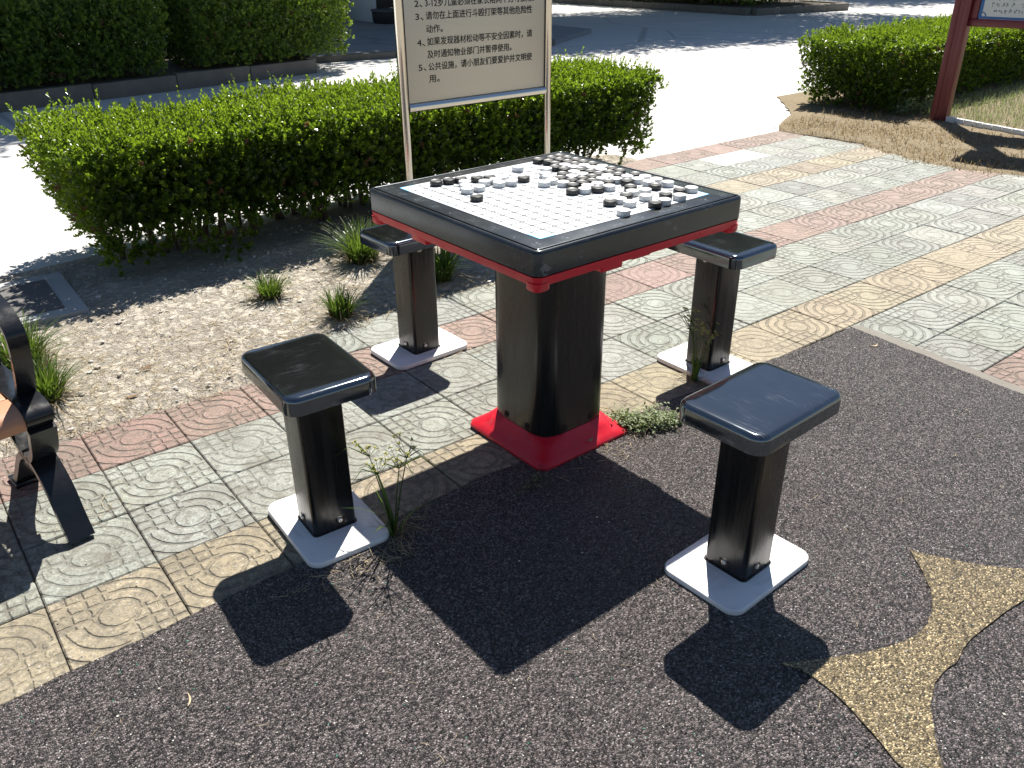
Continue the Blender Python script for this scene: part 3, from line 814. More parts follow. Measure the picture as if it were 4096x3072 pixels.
for (px, py, nx, ny) in ((-.050, -.1285, 0, -1), (-.1285, .045, -1, 0), (.05, .1285, 0, 1), (.1285, -.045, 1, 0), (.055, -.1285, 0, -1), (-.1285, -.05, -1, 0)):
    mb = MB(); bolt(mb, Vector((px, py, .083)), (nx, ny, 0), .008); mb.build("bolt", M['rust'], tbl)

# ------------------------------------------------------------------ stools
def make_stool(label, x, y, rz, group):
    t = thing("stool", label, "stool", (x, y, 0), rz, group)
    sx, sy = .1125, .158
    mb = MB()
    b = .0135
    lv = [(.004, .428), (0, .4295)] + [(0, .4735 - b)] + [(b * (1 - math.cos(a)), .4735 - b + b * math.sin(a)) for a in [rad(v) for v in (22, 45, 67, 90)]] + [(b + .02, .4738)]
    mb.rbox(0, 0, sx, sy, .034, lv, 8)
    mb.build("seat", M['seat_black'], t, auto=50)
    mb = MB(); mb.rbox(0, 0, .058, .0555, .012, [(0, .0195), (0, .429)], 5)
    mb.build("post", M['post_black'], t, auto=50)
    mb = MB(); mb.rbox(0, 0, .1115, .157, .034, [(.0015, .003), (0, .0055), (0, .0165), (.0012, .0187), (.004, .0195)], 8)
    mb.build("base_plate", M['plate'], t, auto=50)
    mb = MB(); mb.rbox(0, 0, .0615, .059, .013, [(0, .0194), (.0006, .0225), (.003, .0235)], 5); mb.build("weld_collar", M['post_black'], t, auto=50)
    for (px, py, nx, ny) in ((-.0575, .012, -1, 0), (.012, -.055, 0, -1), (.0575, .0, 1, 0), (0, .055, 0, 1)):
        mb = MB(); bolt(mb, Vector((px, py, .045)), (nx, ny, 0)); bo = mb.build("bolt", M['bolt'], t)
        mb = MB(); Mt = Matrix.Translation(Vector((px, py, .042)) + Vector((nx, ny, 0)) * .0006) @ Vector((nx, ny, 0)).to_track_quat('Z', 'Y').to_matrix().to_4x4()
        ring = [(.0145 * math.cos(a) * (1 + .2 * math.sin(3 * a + px * 90)), .0145 * math.sin(a) * (1 + .15 * math.cos(2 * a)), 0) for a in [2 * math.pi * k / 18 for k in range(18)]]
        mb.lathe_loops([ring, [(a * .9, c * .9, .0008) for a, c, _ in ring]], M=Mt); mb.build("rust_stain", M['rust'], bo)
        if nx <= 0:
            mb = MB(); bolt(mb, Vector((px, py, .412)), (nx, ny, 0)); mb.build("bolt", M['bolt'], t)
    return t
def copy_tree(o, parent=None):
    c = o.copy(); COL.objects.link(c)
    if parent is not None: c.parent = parent
    for ch in list(o.children): copy_tree(ch, c)
    return c
G = "black stools round the game table"
st0 = make_stool("nearest-left black stool, its scratched seat facing the bench, on a white base plate", -.7654, .001, rad(-3.2), G)
for lab, x, y, rz in (("black stool on the dark rubber at the right, its glossy seat reflecting blue sky", -.077, -.7824, rad(91.4)),
                      ("black stool behind the table's left corner, standing on the red and green tiles", .0088, .7408, rad(90.9)),
                      ("black stool behind the table's right corner, weed growing at its base plate", .7266, -.0337, rad(-.6))):
    s = copy_tree(st0); s.location = (x, y, 0); s.rotation_euler = (0, 0, rz); s["label"] = lab

# ------------------------------------------------------------------ discs on the board
DISCS = [('B',-.205,.252),('B',-.167,.246),('B',-.134,.234),('W',-.146,.198),('B',-.093,.213),('B',-.061,.197),('W',-.101,.165),('W',-.067,.161),('W',-.034,.170),('W',-.080,.128),('W',-.045,.118),('W',-.167,.164),('W',-.187,.131),('W',-.149,.129),('B',-.213,.054),('B',.266,.264),('B',.231,.261),('B',.268,.229),('B',.184,.27),('B',.195,.234),('B',.233,.226),('B',.27,.195),('B',.192,.198),('B',.234,.192),('B',.233,.158),('B',.267,.16),('B',.271,.124),('B',.160,.166),('W',.197,.164),('W',.199,.128),('W',.236,.123),('W',.269,.08),('W',.235,.087),('B',.163,.130),('B',.197,.094),('W',.237,.052),('B',.201,.060),('B',.272,.044),('W',.124,.165),('B',.122,.09),('W',.160,.084),('B',.200,.026),('B',.236,.017),('W',.160,.049),('W',.085,.124),('W',.069,.093),('B',.086,.059),('W',.121,.051),('B',.165,.013),('W',.199,-.011),('B',.129,.015),('B',.093,.020),('W',.051,.056),('B',.132,-.021),('W',.167,-.023),('W',.016,.049),('W',.056,.015),('B',.098,-.018),('B',.059,-.02),('W',.118,-.056),('B',.157,-.059),('W',.081,-.055),('W',.122,-.097),('B',.086,-.09),('B',.02,-.062),('W',.052,-.074),('W',.072,.232),('B',.007,.127),('B',.27,.008),('B',.235,-.018),('B',.276,-.047),('W',.236,-.054),('W',.275,-.086),('W',.193,-.052),('B',.201,-.087),('W',.237,-.093),('W',.275,-.128),('W',.239,-.133),('W',.273,-.172),('B',.224,-.17),('B',.164,-.136),('W',.131,-.174),('W',.168,-.185),('B',.238,-.245),('W',.276,-.253),('B',.094,-.188),('B',.177,-.25),('W',.125,-.228),('W',.195,-.282),('W',.053,-.205),('B',.018,-.204),('W',.051,-.242),('W',.132,-.286),('B',.094,-.288),('W',-.017,-.286)]
DR, DH = .0173, .0137
P = [[c, x, y] for c, x, y in DISCS]
for _ in range(60):
    for a in range(len(P)):
        for b in range(a):
            dx, dy = P[a][1] - P[b][1], P[a][2] - P[b][2]; d = math.hypot(dx, dy)
            if d < 2 * DR + .0006:
                k = (2 * DR + .0007 - d) / 2 / d
                P[a][1] += dx * k; P[a][2] += dy * k; P[b][1] -= dx * k; P[b][2] -= dy * k
def disc_mesh(levels, mat, name):
    mb = MB(); n = 28
    mb.lathe_loops([[(r * math.cos(2 * math.pi * k / n), r * math.sin(2 * math.pi * k / n), z) for k in range(n)] for r, z in levels])
    o = mb.build(name, mat, auto=38); return o
RZ = .7517
wproto = disc_mesh([(DR * .95, 0), (DR, .0012), (DR, DH - .0015), (DR * .985, DH - .0005), (DR * .94, DH)], M['disc_white'], "game_disc")
bproto = disc_mesh([(DR * .95, 0), (DR, .0012), (DR, DH - .0022), (DR * .975, DH - .0007), (DR * .90, DH), (DR * .80, DH - .0008)], M['disc_black'], "game_disc")
dish = disc_mesh([(DR * .81, DH - .0024), (DR * .81, DH - .0009), (DR * .74, DH - .0016), (DR * .3, DH - .0021)], M['disc_dish'], "dished_top")
dish.parent = bproto
used = {'B': False, 'W': False}
rows = {}
for k, (c, x, y) in enumerate(P): rows.setdefault(round((y + .2865) / .0366), []).append(k)
ords = ["first", "second", "third", "fourth", "fifth", "sixth", "seventh", "eighth", "ninth", "tenth", "eleventh", "twelfth", "thirteenth", "fourteenth", "fifteenth", "sixteenth"]
labels = {}
for ri, r in enumerate(sorted(rows)):
    ks = sorted(rows[r], key=lambda k: P[k][1])
    for q, k in enumerate(ks):
        col = "black" if P[k][0] == 'B' else "white"
        labels[k] = f"{col} disc, {ords[q]} from the left in the {ords[ri]} row behind the board's front-right edge"
def near(x, y): return min(range(len(P)), key=lambda k: (P[k][1] - x) ** 2 + (P[k][2] - y) ** 2)
for (x, y), lab in {(-.213, .054): "lone black disc nearest the stool on the left, standing apart on empty grid", (.072, .232): "lone white disc near the board's rear-left edge, apart from all groups",
                    (-.205, .252): "black disc at the end of its row nearest the table's left corner", (-.017, -.286): "frontmost white disc, alone on the board's front-right edge line",
                    (.276, -.253): "white disc nearest the table's right corner", (.266, .264): "black disc in the rear corner, farthest from the camera",
                    (.007, .127): "black disc at the right end of the left-hand chain of white discs", (.02, -.062): "black disc at the front left of the dense middle cluster"}.items():
    labels[near(x, y)] = lab
for k, (c, x, y) in enumerate(P):
    proto = bproto if c == 'B' else wproto
    if not used[c]: o = proto; used[c] = True
    else: o = copy_tree(proto)
    o.location = (x, y, RZ); o.rotation_euler = (0, 0, random.uniform(0, 6.28))
    tag(o, labels[k], "game disc", "black and white discs on the board")

# ------------------------------------------------------------------ stainless notice board with lettering
def text_mesh(body, size):
    cu = bpy.data.curves.new("t", 'FONT'); cu.body = body; cu.size = size; cu.resolution_u = 3; cu.offset = 0.0
    o = bpy.data.objects.new("t", cu); COL.objects.link(o)
    dg = bpy.context.evaluated_depsgraph_get(); ev = o.evaluated_get(dg); me = ev.to_mesh()
    vs = np.array([tuple(v.co) for v in me.vertices]) if len(me.vertices) else np.zeros((0, 3))
    fs = [tuple(p.vertices) for p in me.polygons]; ev.to_mesh_clear()
    bpy.data.objects.remove(o); bpy.data.curves.remove(cu)
    return vs, fs
SY = 1.85
sign = thing("notice_board", "stainless steel notice board with black Chinese rules, in front of the long hedge", "sign", (1.15, SY, 0))
ox = 1.15
for px in (.700, 1.600):
    mb = MB(); mb.tube([(px - ox, 0, -.06), (px - ox, 0, 1.60)], .0215, 20); p = mb.build("post", M['steel'], sign, auto=60)
    mb = MB(); mb.lathe_loops([[(px - ox + r * math.cos(a), r * math.sin(a), z) for a in [2 * math.pi * k / 16 for k in range(16)]] for r, z in ((.0215, 1.60), (.026, 1.603), (.027, 1.62), (.020, 1.64), (.008, 1.648))]); mb.build("cap", M['steel'], p, auto=60)
for z, nm in ((.655, "crossbar"), (1.55, "crossbar")):
    mb = MB(); mb.tube([(.721 - ox, 0, z), (1.579 - ox, 0, z)], .021, 20); mb.build(nm, M['steel'], sign, auto=60)
mb = MB(); mb.box(.7245 - ox, 1.5755 - ox, -.006, .006, .677, 1.528, .001)
panel = mb.build("panel", M['steel_panel'], sign, auto=40)
for x0, x1 in ((.7205, .7255), (1.5745, 1.5795)):
    mb = MB(); mb.box(x0 - ox, x1 - ox, -.0085, .0085, .677, 1.528); mb.build("dark_gap_strip", M['dark'], panel, smooth=False)  # black strip stands in for the shaded gap beside each post
def put_line(body, x0, x1, z, h, fit=True):
    vs, fs = text_mesh(body, 1.0)
    if not len(vs): return
    w = vs[:, 0].max() - vs[:, 0].min(); xm = vs[:, 0].min(); k = h / .88
    sx = (x1 - x0) / w
    mbt = MB()
    for q, (dx, dz) in enumerate(((-.0006, -.0004), (.0006, -.0004), (0, .0006))):   # three passes: the print is bold
        mbt.add([(x0 - ox + (v[0] - xm) * sx + dx, -.0066 - .0002 * q, z - h * .44 + v[1] * k + dz) for v in vs], fs)
    let = mbt.build('text_line', M['ink'], panel, smooth=False)
CH = .0335
LINES = [("2、", .785, .828, 1.110), ("3-12岁儿童必须在家长陪同下方可使用。", .844, 1.50, 1.110), ("3、", .787, .830, 1.055), ("请勿在上面进行斗殴打架等其他危险性", .844, 1.489, 1.056),
         ("动作。", .843, .936, .999), ("4、", .789, .832, .943), ("如果发现器材松动等不安全因素时，请", .845, 1.489, .944), ("及时通知物业部门并暂停使用。", .842, 1.353, .888),
         ("5、", .789, .832, .834), ("公共设施，请小朋友们要爱护并文明使", .845, 1.489, .833), ("用。", .845, .905, .779)]
for b, x0, x1, z in LINES: put_line(b, x0, x1, z, CH)

# ------------------------------------------------------------------ maroon notice board
rs = thing("maroon_notice_board", "maroon framed notice board on a square post, cut off by the photo's right edge", "sign", (5.88, 1.70, 0), rad(-84))
PW = .058
for px, nm in ((0, "post"), (1.5, "post")):
    mb = MB(); mb.box(px - PW, px + PW, -PW, PW, -.05, 2.30, .008)
    mb.box(px - PW - .006, px - PW * .35, -PW - .006, -PW + .002, .0, 2.30, .003)
    mb.box(px + PW * .35, px + PW + .006, -PW - .006, -PW + .002, .0, 2.30, .003)
    mb.build(nm, M['maroon'], rs, auto=40)
for z0, z1 in ((.745, .800), (1.42, 1.475)):
    mb = MB(); mb.box(PW, 1.5 - PW, -.032, .032, z0, z1, .006); mb.build("rail", M['maroon'], rs, auto=40)
for x0, x1 in ((PW + .002, .115), (1.385, 1.5 - PW - .002)):
    mb = MB(); mb.box(x0, x1, -.028, .028, .801, 1.419, .005); mb.build("stile", M['maroon'], rs, auto=40)
mb = MB(); mb.box(.117, 1.383, -.012, .012, .802, 1.418); pn = mb.build("poster", M['notice'], rs, smooth=False)
mb = MB()
for a in ((.118, .142, .803, 1.417), (1.358, 1.382, .803, 1.417), (.142, 1.358, .803, .820), (.142, 1.358, 1.40, 1.417)): mb.box(a[0], a[1], -.0145, -.0118, a[2], a[3])
mb.tube([(.142 + .03 * math.cos(a), -.0132, .820 + .03 * math.sin(a)) for a in [rad(v) for v in range(0, 91, 15)]], .0035, 6)
mb.build("blue_border", M['blue'], pn, smooth=False)
# the notice's lines are too small in the photo to read: rows of unreadable character-sized strokes
mb = MB()
for r in range(11):
    z = .862 + r * .044
    xa = .205 if r % 3 else .235
    n = random.randint(10, 24)
    for k in range(n):
        x = xa + k * .036
        if random.random() < .07: continue
        for q in range(5):
            a, b = random.uniform(-.011, .011), random.uniform(-.011, .011)
            if q % 2: mb.box(x + a - .008, x + a + .006, -.0134, -.0119, z + b, z + b + .003)
            else: mb.box(x + a, x + a + .003, -.0138, -.0119, z + b - .007, z + b + .007)
mb.build("faint_print", M['ink_grey'], pn, smooth=False)
mb = MB(); mb.rbox(.75, 0, 1.05, .20, .02, [(.01, 2.30), (0, 2.31), (0, 2.36), (.12, 2.46), (.17, 2.47)], 3); mb.build("roof", M['maroon'], rs, auto=40)  # unseen roof, added and sized to cast the shadow band on the grass

# ------------------------------------------------------------------ bench
bang = math.atan2(-.122, -.9925) + math.pi   # local +x points away from us along -length
bench = thing("park_bench", "park bench with black cast-iron end frame and brown slats, cut off by the left edge", "bench", (-1.253, .355, 0), bang)
WD = .063
def smooth_prof(pts, n=5):
    out = []
    P2 = [pts[0]] + list(pts) + [pts[-1]]
    for i in range(1, len(P2) - 2):
        p0, p1, p2, p3 = [Vector((*q, 0)) for q in P2[i - 1:i + 3]]
        for k in range(n):
            t = k / n
            v = .5 * ((2 * p1) + (-p0 + p2) * t + (2 * p0 - 5 * p1 + 4 * p2 - p3) * t * t + (-p0 + 3 * p1 - 3 * p2 + p3) * t ** 3)
            out.append((v.x, v.y))
    out.append(tuple(pts[-1])); return out
LEG = smooth_prof([(.0, .001), (.034, .058), (.060, .115), (.105, .160), (.165, .190)])
LEG2 = smooth_prof([(.165, .190), (.23, .150), (.295, .085), (.345, .035), (.385, .001)])
SCROLL = smooth_prof([(.175, .188), (.125, .212), (.090, .245), (.068, .285), (.052, .318)])
SEATF = smooth_prof([(.048, .322), (.031, .336), (.030, .355), (.046, .369), (.080, .377), (.135, .378), (.26, .366), (.40, .360)])
ARM = smooth_prof([(.140, .376), (.108, .425), (.086, .475), (.072, .520), (.070, .552), (.090, .574), (.125, .592), (.20, .605), (.30, .60), (.40, .57), (.45, .53)])
BACK = smooth_prof([(.40, .360), (.44, .45), (.475, .56), (.51, .70), (.535, .80)])
RAIL = smooth_prof([(.052, .318), (.10, .325), (.20, .320), (.40, .318)])
BRACE = smooth_prof([(.40, .345), (.34, .29), (.26, .235), (.175, .19)])
def end_frame(x):
    fr = MB()
    for prof, th in ((LEG, .020), (LEG2, .020), (SCROLL, .018), (SEATF, -.016), (BACK, .02), (RAIL, .016), (BRACE, .016)):
        fr.strip(prof, x - WD, x, th)
    fr.box(x - WD - .004, x + .002, .36, .43, -.002, .014, .003)
    f = fr.build("end_frame", M['iron'], bench, auto=45)
    ar = MB(); ar.strip(ARM, x - .044, x, .012); ar.build("armrest", M['iron'], f, auto=45)
    return f
end_frame(0); end_frame(-1.42)
for k, (t0, t1) in enumerate(((.040, .128), (.138, .218), (.228, .308), (.318, .398))):
    mb = MB()
    if k == 0:
        prof = smooth_prof([(.040, .322), (.034, .345), (.046, .365), (.075, .374), (.128, .375)], 4)
        mb.strip(prof, -1.357, -WD - .001, -.024)
    else: mb.box(-1.357, -WD - .001, t0, t1, .352 - k * .002, .376 - k * .003, .006)
    mb.build("seat_slat", M['slat'], bench, auto=50)
for z0 in (.46, .57, .68):
    mb = MB(); tt = .44 + (z0 - .45) * .28
    mb.box(-1.357, -WD - .001, tt - .012, tt + .014, z0, z0 + .085, .006); mb.build("back_slat", M['slat'], bench, auto=50)

# ------------------------------------------------------------------ manhole cover
mh = thing("manhole_cover", "dark square manhole cover set in a pale concrete rim, in the hedge's shadow", "manhole cover", (-1.16, 2.20, 0), rad(-2))
mb = MB(); mb.lathe_loops([rrect(0, 0, .32, .28, .01, z, 2) for z in (0, .0245)]); mb.build("rim", M['manhole_rim'], mh, smooth=False)
mb = MB(); mb.rbox(-.01, 0, .255, .205, .006, [(0, .020), (0, .0275), (.002, .0290)], 2); pl_ = mb.build("cover_plate", M['manhole'], mh)
mb = MB(); mb.box(-.14, -.03, -.03, -.005, .0285, .0305); mb.build("lifting_slot", M['dark'], pl_, smooth=False)

# ------------------------------------------------------------------ shed, bicycle and crate across the road
shed = thing("metal_shed", "pale blue sheet-metal shed in deep shade beyond the road, left of the notice board", "shed", (7.43, 14.68, 0.055), rad(4))
mb = MB(); mb.box(-2.6, -.03, -.02, .03, .04, 2.4, .004); fw = mb.build("front_wall", M['sheet'], shed)
mb = MB(); mb.box(-.03, .03, -.03, .03, .0, 2.45, .004); mb.build("corner_post", M['roof'], shed)
mb = MB(); mb.box(.0, .05, -1.30, -.035, .0, 2.4, .004, M=Matrix.Rotation(rad(-8), 4, 'Z')); mb.build("side_wall", M['sheet'], shed)
mb = MB(); mb.box(-.37, -.10, -.026, -.0205, .20, .40, .002); v = mb.build("vent", M['dark'], fw)
mb = MB(); mb.box(-.37, -.10, -.034, -.022, .15, .195, .002); mb.build("vent_sill", M['white'], v)
mb = MB(); mb.box(-2.7, .35, -1.5, 2.6, 2.46, 2.56, .01); mb.build("roof", M['roof'], shed)
mb = MB(); mb.box(-2.6, 3.2, 2.4, 2.45, .0, 2.46, .004); mb.build("back_wall", M['roof'], shed)
mb = MB(); mb.box(3.15, 3.2, -1.5, 2.39, .0, 2.46, .004); mb.build("far_wall", M['roof'], shed)
mb = MB(); mb.box(.40, 3.2, -.02, .03, .0, 2.46, .004); mb.build("dark_recess_sheet", M['dark'], shed)  # black sheet stands in for the deep shade of an open recess

bike = thing("bicycle", "dark parked bicycle in the shade beside the shed, half hidden by the notice board", "bicycle", (7.75, 12.75, .055), rad(-28))
def wheel(cx):
    t = MB(); n = 36
    t.tube([(cx + .31 * math.cos(a), 0, .33 + .31 * math.sin(a)) for a in [2 * math.pi * k / n for k in range(n + 1)]], .019, 8)
    w = t.build("tyre", M['dark'], bike)
    w.name = "wheel"
    s = MB()
    for k in range(14):
        a = 2 * math.pi * k / 14; s.tube([(cx, .012 * (-1) ** k, .33), (cx + .29 * math.cos(a), 0, .33 + .29 * math.sin(a))], .0013, 4)
    s.tube([(cx, -.04, .33), (cx, .04, .33)], .02, 10); s.build("spokes", M['steel'], w)
wheel(0); wheel(1.05)
mb = MB()
for a, b, r in (((.0, 0, .33), (.38, 0, .30), .011), ((.38, 0, .30), (.28, 0, .78), .016), ((.28, 0, .70), (.86, 0, .78), .017), ((.38, 0, .30), (.86, 0, .72), .018), ((.0, 0, .33), (.29, 0, .70), .010), ((.84, 0, .86), (.90, 0, .62), .018), ((.90, .04, .62), (1.05, .045, .33), .012), ((.90, -.04, .62), (1.05, -.045, .33), .012)):
    mb.tube([a, b], r, 8)
mb.build("frame", M['white'], bike)
mb = MB(); mb.tube([(.70, .30, 1.02), (.80, .24, 1.0), (.84, .1, .93), (.84, -.1, .93), (.80, -.24, 1.0), (.70, -.30, 1.02)], .012, 8); mb.build("handlebar", M['steel'], bike)
mb = MB(); mb.rbox(.26, 0, .13, .075, .07, [(.03, .80), (0, .82), (.0, .845), (.03, .86)], 6); mb.build("saddle", M['dark'], bike)
cr = thing("crate", "low dark storage crate on the ground against the shed's side wall", "crate", (7.52, 13.15, .055), rad(10))
mb = MB(); mb.rbox(0, 0, .26, .2, .03, [(.02, 0), (0, .03), (-.01, .20), (0, .205)], 4); mb.build("crate_body", M['dark'], cr)
mb = MB(); mb.rbox(0, 0, .28, .22, .03, [(0, .206), (0, .24), (.02, .25)], 4); mb.build("lid", M['roof'], cr)

# ------------------------------------------------------------------ grass tufts, weeds, straw
def blades(n, r_base, hgt, spread, width, droop=.5, seed=0, tone=(.2, .9), centre=(0, 0), seg=4):
    rg = np.random.default_rng(seed)
    co, fs, tn = [], [], []
    for k in range(n):
        a = rg.uniform(0, 6.283); rr = r_base * math.sqrt(rg.uniform(0, 1))
        b = Vector((centre[0] + rr * math.cos(a), centre[1] + rr * math.sin(a), -.004))
        a2 = a + rg.normal(0, .7); L = hgt * rg.uniform(.55, 1.15); sp = spread * rg.uniform(.1, 1.1)
        d = Vector((math.cos(a2), math.sin(a2), 0)); s = Vector((-d.y, d.x, 0)); w = width * rg.uniform(.7, 1.3)
        i0 = len(co); tt = rg.uniform(*tone)
        for q in range(seg + 1):
            t = q / seg
            p = b + d * (sp * L * t * (.35 + .65 * t)) + Vector((0, 0, L * t * (1 - droop * sp * t * .75)))
            ww = w * (1 - t ** 2.2) + .0002
            co += [tuple(p - s * ww), tuple(p + s * ww)]; tn += [tt * (.5 + .5 * t)] * 2
        for q in range(seg): fs.append((i0 + q * 2, i0 + q * 2 + 1, i0 + q * 2 + 3, i0 + q * 2 + 2))
    return np.array(co), np.array(fs), np.array(tn)
def tuft(label, x, y, n, r, h, spread, w=.0018, seed=0, dry=.25, z=.014):
    t = thing("grass_tuft", label, "grass tuft", (x, y, z), 0, "grass tufts in the dry soil")
    co, fs, tn = blades(n, r, h, spread, w, .55, seed); raw_mesh("blades", co, fs, M['blade'], t, attr=tn)
    if dry:
        co, fs, tn = blades(int(n * dry), r * 1.3, h * .6, spread * 1.5, w, .8, seed + 50); raw_mesh("dry_blades", co, fs, M['blade_dry'], t, attr=tn)
    return t
tuft("small round grass tuft in sunny soil, just outside the hedge's shadow", -.205, 1.575, 240, .04, .125, .95, .0022, seed=1)
tuft("grass tuft on the bare soil nearest the rear-left stool's base, in front of the others", -.075, 1.185, 280, .042, .13, .75, .0022, seed=2)
tuft("large grass tuft half hidden behind the rear-left stool's seat", .33, 1.72, 380, .06, .22, 1.0, .0026, seed=3)
tuft("leafy grass tuft to the right of the rear-left stool's post, under the table", .47, 1.27, 220, .045, .21, .9, .003, seed=4)
tuft("taller grass tuft beside the bench armrest, farther of the two there", -1.175, 1.50, 380, .055, .20, 1.05, .0024, seed=5)
tuft("grass tuft beside the bench armrest, nearer of the two there", -1.175, 1.19, 300, .045, .17, .95, .0024, seed=6)

def sedge(label, x, y, h, n_stem, n_leaf, seed, z=.008):
    rg = random.Random(seed)
    t = thing("sedge_weed", label, "weed", (x, y, z), 0, None)
    mb = MB(); hd = MB()
    for k in range(n_stem):
        a = 6.28 * k / n_stem + rg.uniform(-.5, .5); ln = rg.uniform(.05, .36); hh = h * rg.uniform(.62, 1.0)
        top = Vector((math.cos(a) * ln * hh, math.sin(a) * ln * hh, hh))
        mb.tube([(0, 0, -.01), top * .5 + Vector((0, 0, .01)), top], [.0022, .0018, .0013], 5)
        for q in range(3):       # rays of bracts at the head
            b = rg.uniform(0, 6.28); L = rg.uniform(.04, .11)
            p = [top, top + Vector((math.cos(b) * L * .6, math.sin(b) * L * .6, L * .5)), top + Vector((math.cos(b) * L, math.sin(b) * L, L * .3))]
            mb.tube(p, [.0016, .0014, .0003], 4)
        for q in range(7):       # spikelets
            b = rg.uniform(0, 6.28); L = rg.uniform(.012, .05)
            e = top + Vector((math.cos(b) * L * .7, math.sin(b) * L * .7, L))
            mb.tube([top, e], [.0007, .0006], 4)
            for s_ in range(5):
                dd = Vector((rg.uniform(-1, 1), rg.uniform(-1, 1), rg.uniform(-.3, 1))).normalized() * .009
                hd.tube([e, e + dd * .5, e + dd], [.0006, .0020, .0003], 4)
    st_ = mb.build("flower_stems", M['blade'], t, auto=None)
    a = st_.data.attributes.new("tone", 'FLOAT', 'POINT'); zz = np.array([v.co.z for v in st_.data.vertices]); a.data.foreach_set("value", np.clip(zz / h * .9, 0, 1).astype(np.float32))
    hd.build('seed_heads', M['seedhead'], t, auto=None)
    co, fs, tn = blades(n_leaf, .010, h * .8, .7, .0042, .7, seed + 9); raw_mesh("blades", co, fs, M['blade'], t, attr=tn)
    co, fs, tn = blades(26, .03, .075, 1.6, .0011, .9, seed + 19, (.3, 1)); raw_mesh("dry_blades", co, fs, M['blade_dry'], t, attr=tn)
    return t
sedge("tall sedge weed with yellowish seed heads at the corner of the near-left stool's base plate", -.655, -.150, .285, 4, 8, 3)
sedge("thin sedge weed growing against the base plate of the stool behind the table's right corner", .600, -.085, .215, 5, 9, 8)

def creeping(label, x, y, sx, sy, n, seed, mat, name="creeping_weed", leaf=.010, hh=.035, rz=0):
    rg = np.random.default_rng(seed)
    t = thing(name, label, "weed", (x, y, .006), rz)
    n_b = max(8, n // 60); B = rg.normal(0, .42, (n_b, 2)) * [sx, sy]
    idx = rg.integers(0, n_b, n); xy = B[idx] + rg.normal(0, .16, (n, 2)) * [sx, sy]
    z = np.abs(rg.normal(0, .5, n)) * hh
    P_ = np.stack([xy[:, 0], xy[:, 1], z], 1); D = unit(rg.normal(0, 1, (n, 3)) * [1, 1, .5]); U = unit(rg.normal(0, .4, (n, 3)) + [0, 0, 1])
    LL = leaf * rg.uniform(.6, 1.3, n)
    co, tr = leaves(P_, D, U, LL, LL * .6); raw_mesh("leaves", co, tr, mat, t, attr=np.repeat(np.clip(rg.normal(.5, .25, n), 0, 1), 4))
    mb = MB()
    for k in range(n_b * 2):
        p = Vector((*B[k % n_b], .003)); a = rg.uniform(0, 6.28); L = rg.uniform(.03, .1)
        mb.tube([p, p + Vector((math.cos(a) * L * .5, math.sin(a) * L * .5, .012)), p + Vector((math.cos(a) * L, math.sin(a) * L, .004))], .0009, 4)
    mb.build("stems", M['twig'], t, auto=None)
    return t
creeping("pale green creeping weed spreading from the red table foot towards the right stool", .245, -.165, .16, .065, 2600, 5, M['weed'], rz=rad(-38), leaf=.012)
creeping("thin dried creeper in the table's shadow in front of the red foot", -.235, -.215, .06, .03, 130, 6, M['weed'], leaf=.007, hh=.012)
creeping("leafy weeds at the foot of the maroon post", 6.05, 1.95, .25, .18, 500, 9, M['weed'], leaf=.035, hh=.16)

for lab, x, y, sd in (("tall thin weed growing out of the small hedge top, left of the maroon post", 6.45, 2.75, 31), ("thin weed sprouting from the small hedge's top near its left end", 5.85, 2.6, 33)):
    t = thing("stray_weed", lab, "weed", (x, y, .45))
    co, fs, tn = blades(9, .05, .36, .5, .005, .7, sd, (.5, 1)); raw_mesh("blades", co, fs, M['blade'], t, attr=tn)
